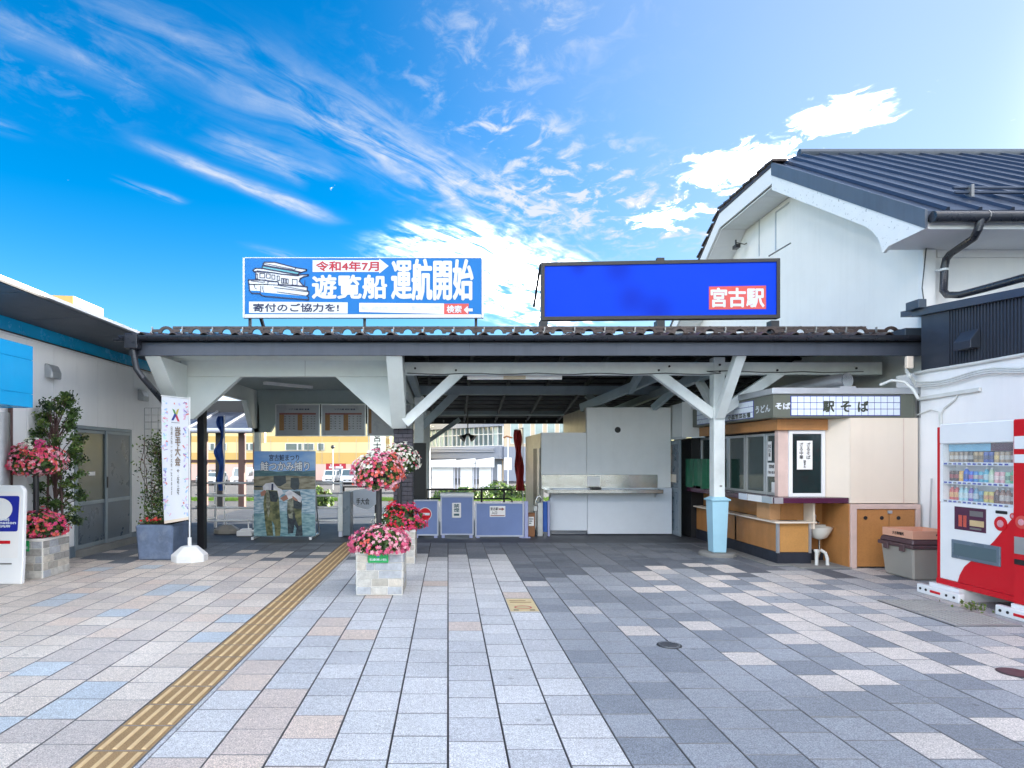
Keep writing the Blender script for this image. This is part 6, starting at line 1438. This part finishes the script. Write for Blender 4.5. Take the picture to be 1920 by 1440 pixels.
# ================================================================== GROUND FITTINGS
def build_covers():
    t = thing('drain_grate', 'rectangular metal drain grating set in the paving, before the vending machine', 'drain', (4.8, 6.04, 0))
    x0, x1, y0, y1 = 4.5, 5.1, 5.54, 6.54
    m = MB(); m.box(x0, x1, y0, y1, .0015, .004); m.build('pit', M['void'], t)
    for (a, b, c, d) in ((x0, x1, y0, y0+.02), (x0, x1, y1-.02, y1), (x0, x0+.02, y0+.0201, y1-.0201), (x1-.02, x1, y0+.0201, y1-.0201), (x0+.0202, x1-.0202, 6.03, 6.05)):
        m = MB(); m.box(a, b, c, d, .0042, .012); m.build('frame_bar', M['steel_rough'], t)
    bm_ = MB(); bm_.box(-.017, .017, -.238, .238, .0043, .012); me = bm_.mesh('grate_bar', M['grate_bar'])
    for yc in (5.795, 6.285):
        for i in range(10):
            o = link('grate_bar', me, t); o.location = V((x0+.042+i*.0573, yc, 0))-ORG[t]; o.location.z = 0
    for (x, y, r, mt, lb) in ((1.77, 4.99, .085, 'steel_rough', 'small round steel manhole cover in the grey paving'), (3.96, 4.35, .10, 'lid_brown', 'small round brown cover in the paving at right edge')):
        t = thing('manhole_cover', lb, 'cover', (x, y, 0), 'round ground covers')
        m = MB(); m.lathe([(r+.012, .0012), (r+.012, .003), (r, .003)], (x, y, 0), 28); m.build('rim', M['dark_metal'], t); m = MB(); m.lathe([(r-.002, .0032), (r-.002, .006), (r-.01, .007)], (x, y, 0), 28); lid = m.build('lid', M[mt], t)
        if mt != 'lid_brown':
            for i in range(6): yy = y-.06+i*.024; hw = math.sqrt(max(0, (r-.015)**2-(yy-y)**2)); b = MB(); b.box(x-hw, x+hw, yy-.004, yy+.004, .0068, .0085); b.build('tread_bar', M['dark_metal'], lid)
    for k, (y0, y1, lb) in enumerate(((6.08, 6.345, 'nearer of the two worn yellow floor sign plates in the paving'), (6.355, 6.62, 'farther of the two worn yellow floor sign plates in the paving'))):
        t = thing('floor_sign', lb, 'floor sign', (.75, (y0+y1)/2, 0), 'floor sign plates')
        m = MB(); m.box(.61, .89, y0, y1, .001, .0035); m.build('plate', M['floor_yellow'], t)
        if k == 0:
            m = MB(); ring = [(.75+.08*math.cos(a), (y0+y1)/2+.02+.06*math.sin(a), .0045) for a in [math.pi*2*i/20 for i in range(20)]]; m.outline(ring, .018, (0,0,1)); m.build('printed_ring', M['tag_red'], t, recalc=False)
            for s in (-1, 1): m = MB(); m.box(.75+s*.08-.025, .75+s*.08+.025, y0+.03, y0+.06, .0036, .0045); m.build('printed_hand', M['ink_black'], t)
        else:
            for j in range(2): m = MB(); m.box(.64, .86-.05*j, y0+.08+.07*j, y0+.11+.07*j, .0036, .0042); m.build('printed_line', M['tactile'], t)
D('floor_yellow', (.60,.48,.27), .6, var=.15, sc=9, dirt=.3, dsc=9, dcol=(.4,.38,.36))
build_covers()
# ================================================================== BACKGROUND SEEN THROUGH THE CANOPY
def build_background():
    # grass bank and hedge
    r = random.Random(8)
    m = MB(); n = 40
    for i in range(n):
        x0 = -24+i*1.2; m.add([(x0, 23.5, -.16), (x0+1.2, 23.5, -.16), (x0+1.2, 36, -.93), (x0, 36, -.93)], [(0,1,2,3)])
    for _ in range(9000):
        x = r.uniform(-20, 12); y = r.uniform(23.5, 36); z = -.16-(y-23.5)*.0616; h = r.uniform(.05, .16); w = .03
        m.add([(x-w, y, z), (x+w, y, z), (x+r.uniform(-.05, .05), y, z+h)], [(0,1,2)])
    m.build('grass_bank', M['grass'], kind='stuff', recalc=False, label='green grass bank beyond the canopy', cat='grass')
    def bush(x, y, z, rx, ry, rz, label, name='hedge', group=None, k=900):
        t = thing(name, label, name.replace('_', ' '), (x, y, z), group); st = MB()
        for i in range(9): a = i*.7; st.tube([(x, y, z), (x+rx*.5*math.cos(a), y+ry*.5*math.sin(a), z+rz*.8)], .02, 5)
        st.build('stems', M['wood_brown'], t, kind='stuff'); lf = MB()
        for _ in range(k):
            d = rdir(r); d.z = abs(d.z); q = r.uniform(.55, 1.0)*(1+.12*math.sin(d.x*8+x)); lf.k = r.choice([0, 0, 1, 2]); leaf(lf, V((x+d.x*rx*q, y+d.y*ry*q, z+d.z*rz*q)), d+rdir(r)*.8, r.uniform(.06, .12), r)
        lf.build('foliage', [M['leaf'], M['leaf_dark'], M['leaf_light']], t, recalc=False, kind='stuff')
    bush(2.6, 30, -.6, 2.0, .9, .85, 'low clipped hedge beyond the black handrail, right of the shelters', k=1600); bush(.6, 27, -.35, 1.4, .7, .5, 'low grassy hedge just beyond the black handrail', k=1200); bush(-4.1, 20, -.08, .45, .4, .6, 'small brown-green bush behind the gate post', 'bush', k=500)
    # black handrail
    Y = 14.6; t = thing('handrail', 'black double pipe handrail with curled ends, behind the blue barriers', 'railing', (.6, Y, 0))
    for y in (918, 935):
        z = zp(y, Y); e = px(958, y, Y); m = MB(); m.tube([(xp(795, Y), Y, z), (xp(945, Y), Y, z), e+V((-.04, 0, 0)), e+V((.02, 0, -.03)), e+V((.03, 0, -.07)), e+V((-.01, 0, -.09))], .02, 8); m.build('rail', M['black'], t, smooth=60)
    for x in (800, 903, 945): m = MB(); m.tube([(xp(x, Y), Y, -.01), (xp(x, Y), Y, zp(918, Y))], .024, 8); m.build('post', M['black'], t)
    # red flag
    Y = 15.2; t = thing('red_banner', 'narrow furled red flag hanging by the white service booth', 'banner', (xp(972, Y), Y, 0)); m = MB(); n = 22; vs = []
    for j in range(n+1):
        z = zp(806+114*j/n, Y); c = xp(970+6*j/n, Y); w = .08+.02*math.sin(j*.6)+.03*j/n
        for i in range(6): vs.append((c-w+2*w*i/5, Y+.035*math.sin(i*1.9+j*.45), z))
    m.add(vs, [(j*6+i, j*6+i+1, (j+1)*6+i+1, (j+1)*6+i) for j in range(n) for i in range(5)]); m.build('flag', M['red_cloth'], t, smooth=60, recalc=False)
    m = MB(); m.tube([(xp(981, Y), Y+.05, -.01), (xp(981, Y), Y+.05, zp(802, Y))], .012, 8); m.tube([(xp(964, Y), Y+.03, zp(806, Y)), (xp(981, Y), Y+.05, zp(803, Y))], .008, 6); m.build('pole', M['plastic_white'], t)
    # platform shelter with grey metal roof, left
    Y = 19.0; t = thing('platform_shelter', 'brown timber shelter with grey metal roof, seen behind the white banner', 'shelter', (-7, Y+2, 0))
    zE, zR = zp(806, Y), zp(771, Y+3.0); xa, xb = -10.5, xp(480, Y)
    m = MB(); m.prism([(xa, Y, zE), (xa, Y+3, zR), (xa, Y+3, zR-.1), (xa, Y, zE-.1)], (xb-xa, 0, 0)); rf = m.build('roof', M['fascia_grey'], t)
    for i in range(6):
        x = xb-.1-i*1.05; b = MB(); b.bar((x, Y, zE+.02), (x, Y+3, zR+.02), .06, .05); b.build('roof_rib', M['alu'], rf)
    m = MB(); m.tube([(xa, Y-.06, zE-.02), (xb, Y-.06, zE-.02)], .07, 8); m.build('gutter', M['barrier_frame'], t, smooth=50)
    m = MB(); m.box(xa, xb, Y+2.8, Y+3.0, zR-.05, zR+.35); m.build('clerestory', M['black'], t)
    m = MB(); y5 = Y+3.02; m.prism([px(392, 763, y5), px(484, 763, y5), px(484, 752, y5), px(455, 743, y5), px(415, 743, y5)], (0, .12, 0)); m.build('gable_board', M['lattice_white'], t)
    for x, mt, w in ((404, 'black', .11), (446, 'wood_brown', .09), (372, 'wood_brown', .11)): m = MB(); m.box(xp(x, Y)-w, xp(x, Y)+w, Y+.3, Y+.5, -.06, zE-.05); m.build('post', M[mt], t)
    m = MB(); m.box(xa, xp(475, Y), Y+.32, Y+.48, zp(868, Y), zp(862, Y)); m.build('rail', M['wood_brown'], t); m = MB(); m.box(xp(468, Y), xp(474, Y), Y+.31, Y+.49, zp(880, Y), zE-.06); m.build('post', M['wood_brown'], t)
    # hanging yellow box sign
    Y = 17.2; t = thing('box_sign', 'small pale yellow hanging box sign beside the grey shelter roof', 'sign', (xp(486, Y), Y, 1.8)); m = MB(); m.box(xp(475, Y), xp(496, Y), Y, Y+.15, zp(830, Y), zp(808, Y)); m.build('box', M['yellow_pale'], t, bevel=.01); m = MB(); m.box(xp(479, Y), xp(482, Y), Y+.04, Y+.08, zp(808, Y)+.001, 2.47); m.build('hanger', M['plastic_white'], t)
    # tall yellow building with window band
    Y = 85; t = thing('yellow_building', 'long yellow building with pink ground floor, beyond the car park', 'building', (-30, Y, -1.7))
    xa, xb = xp(240, Y), xp(712, Y); zs = [(-1.75, zp(870, Y), 'pink_wall'), (zp(870, Y), zp(849, Y), 'yellow_wall'), (zp(849, Y), zp(829, Y), 'yellow_pale'), (zp(829, Y), zp(818, Y), 'yellow_wall'), (zp(818, Y), 12, 'yellow_pale')]
    for i, (a, b, mt) in enumerate(zs): m = MB(); m.box(xa, xb-.4*(i == 0), Y-.02*i, Y+18, a+.002, b); m.build('wall_band', M[mt], t)
    for (x0, x1) in ((378, 392), (396, 402), (416, 424), (452, 466), (470, 476), (537, 557), (560, 566), (571, 577), (579, 588), (597, 600), (601, 607)):
        m = MB(); m.box(xp(x0, Y)-.12, xp(x1, Y)+.12, Y-.2, Y-.09, zp(844.5, Y), zp(831, Y)); w = m.build('window', M['mullion'], t); m = MB(); m.box(xp(x0, Y), xp(x1, Y), Y-.22, Y-.201, zp(843.5, Y), zp(832, Y)); m.build('pane', M['glass_far'], w)
    for k in range(11):
        m = MB(); x = xp(380+k*32, Y); m.box(x-.03, x+.03, Y-.1, Y-.081, zp(870, Y), zp(829, Y)+.5); m.build('panel_joint', M['beige_far'], t)
    Yt = 92; m = MB(); m.prism([(xp(90, Yt), Yt, 0), (xp(137, Yt), Yt, 0), (xp(137, Yt), Yt, zp(555, Yt)), (xp(90, Yt), Yt, zp(553, Yt))], (0, 8, 0)); m.build('stair_tower', M['yellow_wall'], t)
    m = MB(); m.prism([(xp(137, Yt)+.02, Yt+.02, 0), (xp(137, Yt)+.02, Yt+.02, zp(555, Yt)), (xp(170, Yt), Yt+6, zp(598, Yt)), (xp(170, Yt), Yt+6, 0)], (0, 1.0, 0)); m.build('stair_tower', M['yellow_pale'], t)  # sunlit side of the tower, its light painted in as paler yellow
    # red shop sign standing in front
    Y = 80; t = thing('shop_sign', 'dark red shop sign with white lettering on the pink ground floor', 'sign', (xp(628, Y), Y, -1.7)); m = MB(); m.box(xp(611, Y), xp(648, Y), Y, Y+.3, zp(883, Y), zp(869, Y)); m.build('board', M['ink_red'], t)
    for x0, x1, y0, y1 in ((617, 627, 878, 874.5), (629, 643, 878, 874.5), (619, 622, 873, 871), (637, 640, 873, 871)): m = MB(); m.box(xp(x0, Y), xp(x1, Y), Y-.03, Y-.002, zp(y0, Y), zp(y1, Y)); m.build('white_marking', M['sign_white'], t)
    for x in (614, 645): m = MB(); m.box(xp(x, Y)-.1, xp(x, Y)+.1, Y+.05, Y+.25, -1.75, zp(883, Y)); m.build('post', M['dark_metal'], t)
    Y = 60; t = thing('street_lamp', 'thin lamp post with a round head before the yellow building', 'street lamp', (xp(624, Y), Y, -1.7)); m = MB(); m.tube([(xp(624, Y), Y, -1.75), (xp(624, Y), Y, zp(840, Y))], .06, 8); m.build('pole', M['steel_rough'], t); m = MB(); m.lathe([(.02, -.2), (.16, -.12), (.2, 0), (.14, .14), (.02, .2)], (xp(624, Y), Y, zp(838, Y)), 12); m.build('lamp_head', M['dark_metal'], t, smooth=50)
    # vertical white and teal sign boards
    Y = 40; t = thing('name_banner', 'tall pale vertical banner with brush lettering, right of the yellow building', 'banner', (xp(706, Y), Y, -1.4)); m = MB(); m.box(xp(694, Y), xp(722, Y), Y, Y+.08, zp(870, Y), 2.9); m.build('cloth', M['plastic_white'], t); m = MB(); m.box(xp(692, Y)-.05, xp(692, Y), Y, Y+.08, -1.5, 3.0); m.build('pole', M['steel_rough'], t); text(vert('宮古'), (xp(700, Y), Y, zp(848, Y)), FX, FU, .5, 1.3, M['ink_black'], t, bold=.01, off=.01)
    # cars
    def car(x, y, z, w, h, l, mt, label, rot=0):
        t = thing('parked_car', label, 'car', (x, y, z), 'cars parked in front of the yellow building'); a = w/2
        prof = [(0, .25), (0, .75), (.12, .88), (.75, .98), (1.15, h), (l*.8, h), (l-.1, .95), (l, .8), (l, .25)]
        m = MB(); m.prism([(x-a, y+u, z+v) for u, v in prof], (w, 0, 0)); m.build('body', M[mt], t, bevel=.06)
        m = MB(); m.add([(x-a*.84, y+.74, z+1.02), (x+a*.84, y+.74, z+1.02), (x+a*.74, y+1.08, z+h-.08), (x-a*.74, y+1.08, z+h-.08)], [(0,1,2,3)]); m.build('windscreen', M['glass_far'], t, recalc=False)
        for s in (-1, 1):
            m = MB(); m.box(x+s*a*.72-.14, x+s*a*.72+.14, y-.03, y+.02, z+.6, z+.76); m.build('headlight', M['lamp_glass'], t, bevel=.02)
            m = MB(); m.box(x+s*(a+.01)-.01, x+s*(a+.01)+.01, y+1.2, y+l*.78, z+1.0, z+h-.1); m.build('side_window', M['glass_far'], t)
            for yy in (.65, l-.65):
                m = MB(); m.tube([(x+s*(a-.18), y+yy, z+.3), (x+s*(a+.01), y+yy, z+.3)], .3, 16); wv = m.build('wheel', M['rubber'], t); m = MB(); m.tube([(x+s*(a+.0), y+yy, z+.3), (x+s*(a+.02), y+yy, z+.3)], .18, 12); m.build('rim', M['alu'], wv)
        m = MB(); m.box(x-a*.5, x+a*.5, y-.02, y+.0, z+.42, z+.56); m.build('grille', M['black'], t); m = MB(); m.box(x-.17, x+.17, y-.045, y-.021, z+.36, z+.48); m.build('number_plate', M['sign_white'], t)
    for (px_, w, h, mt, lb, Y) in ((616, 1.5, 1.6, 'car_white', 'white car parked below the red shop sign, left of a dark-windowed van', 74), (633, 1.6, 1.7, 'car_silver', 'silver car half hidden between two white cars', 77), (651, 1.75, 1.75, 'car_white', 'white van with dark windscreen, behind the pink flowers', 72), (445, 1.7, 1.95, 'car_white', 'white van parked behind the pipe railing', 70), (393, 1.6, 1.5, 'car_white', 'white car at far left behind the banner', 68), (378, 1.5, 1.6, 'car_silver', 'silver car behind the white banner pole', 76)):
        car(xp(px_, Y), Y, -1.72, w, h, 3.6, mt, lb)
    # glazed centre building with corner and lettering
    Yc = 82; xc = xp(944, Yc); Yl = 98; xl = xp(770, Yl); t = thing('civic_centre', 'modern glazed civic building with white lettering on its grey fascia, beyond the shelters', 'building', (xc, Yc, -1.7))
    A = V((xl, Yl, 0)); B = V((xc, Yc, 0)); R_ = (B-A).normalized(); Lf = (B-A).length; Nn = R_.cross(V(FU))
    def slab(u0, u1, z0, z1, d0, d1, mt, name, par=t): m = MB(); m.prism([A+R_*u0+Nn*d0+V((0,0,z0)), A+R_*u1+Nn*d0+V((0,0,z0)), A+R_*u1+Nn*d0+V((0,0,z1)), A+R_*u0+Nn*d0+V((0,0,z1))], Nn*(d1-d0)); return m.build(name, M[mt], par)
    zw0, zw1, zf = zp(836, Yc), zp(799, Yc), 9.0
    slab(0, Lf, -1.75, zw0-1.7, -10, -1.5, 'grey_far', 'ground_floor'); slab(0, Lf, zw0-1.7, zw0, -10, .6, 'grey_far', 'lower_fascia'); slab(0, Lf, zw1, zf, -10, .6, 'grey_far', 'upper_fascia'); slab(0, Lf, zw0, zw1, -10, .0, 'glass_far', 'glass_wall')
    g = t.children[-1]
    nb = 22
    for i in range(nb+1): u = Lf*i/nb; slab(u-.05, u+.05, zw0, zw1, .0, .18, 'mullion', 'mullion', g)
    for z in (zw0+.05, (zw0+zw1)/2+.3): slab(0, Lf, z-.05, z+.05, .0, .16, 'mullion', 'transom', g)
    for i in range(nb):
        if i < 9 or i % 5 == 0: slab(Lf*i/nb+.1, Lf*(i+1)/nb-.1, zw0+.15, zw1-.1, .01, .05, 'glass_pale', 'blind', g)
    for k in range(3): slab(.5, Lf-1, zw0-.75+.2*k, zw0-.65+.2*k, .62, .9, 'barrier_frame', 'louvre')
    text('センター', A+R_*(Lf*.20)+V((0,0,zw1+.15)), R_, FU, 2.6, .62, M['sign_white'], t, bold=.03, off=.65)
    m = MB(); m.box(xc+.02, xc+22, Yc+.05, Yc+10, -1.75, zf); sd_ = m.build('side_block', M['beige_far'], t)
    for i in range(12): m = MB(); x = xc+.9+i*1.6; m.box(x, x+1.1, Yc-.02, Yc+.04, zw0+.3, zw1+.8); w = m.build('window', M['mullion'], sd_); m = MB(); m.box(x+.1, x+1.0, Yc-.04, Yc-.021, zw0+.4, zw1+.7); m.build('pane', M['glass_pale'], w)
    m = MB(); m.box(xc+.02, xc+22, Yc-.3, Yc+.04, -1.75, zw0-.1); m.build('side_base', M['grey_far'], t)
    # white shelters: three glazed bays
    Y = 56
    for k, (x0, x1) in enumerate(((803, 853), (857, 889), (892, 924))):
        t = thing('bus_shelter', ['white glazed bus shelter nearest the dark post, leftmost of three', 'white glazed bus shelter in the middle of the three', 'white glazed bus shelter at right, beside the lamp post'][k], 'bus shelter', (xp((x0+x1)/2, Y), Y, -1.6), 'white bus shelters')
        a, b = xp(x0, Y), xp(x1, Y); zt = zp(863, Y)
        m = MB(); m.prism([(a-.1, Y-.5, zt), (b+.1, Y-.5, zt+.08*(k+1)), (b+.1, Y-.5, zt-.25), (a-.1, Y-.5, zt-.25)], (0, 2.2, 0)); m.build('roof', M['shelter_white'], t); m = MB(); m.box(a-.1, b+.1, Y-.45, Y+1.6, zt-.62, zt-.255); m.build('valance', M['shelter_white'], t)
        for x in (a, b-.1): m = MB(); m.box(x, x+.1, Y, Y+.1, -1.65, zt-.62); m.build('post', M['barrier_frame'], t)
        m = MB(); m.box(a+.3, b-.15, Y+.02, Y+.06, -1.3, zt-.66); m.build('glass_panel', M['shelter_white'], t); m = MB(); m.box(a+.3, b-.15, Y-.0, Y+.018, -.32, -.28); m.build('handrail', M['barrier_frame'], t)
    Y = 50; t = thing('sign_lamp_post', 'slim lamp post with white sign plate, between the shelters and red flag', 'lamp post', (xp(952, Y), Y, -1.6)); m = MB(); m.tube([(xp(952, Y), Y, -1.65), (xp(952, Y), Y, zp(818, Y))], .05, 8); m.build('pole', M['barrier_frame'], t); m = MB(); m.tube([(xp(944, Y), Y, zp(821, Y)), (xp(950, Y), Y, zp(818, Y)), (xp(961, Y), Y, zp(821, Y))], .07, 8); m.build('lamp_head', M['ext_brown'], t); m = MB(); m.box(xp(945, Y), xp(959, Y), Y-.1, Y-.06, zp(881, Y), zp(858, Y)); m.build('sign_plate', M['shelter_white'], t)
    t = thing('white_pillar_sign', 'low white pillar sign standing left of the slim lamp post', 'sign', (xp(937, 48), 48, -1.6)); m = MB(); m.box(xp(933, 48), xp(940, 48), 48, 48.1, zp(902, 48), zp(871, 48)); m.build('board', M['shelter_white'], t); m = MB(); m.box(xp(936, 48), xp(937.5, 48), 48.02, 48.08, -1.65, zp(902, 48)-.001); m.build('post', M['barrier_frame'], t)
build_background()
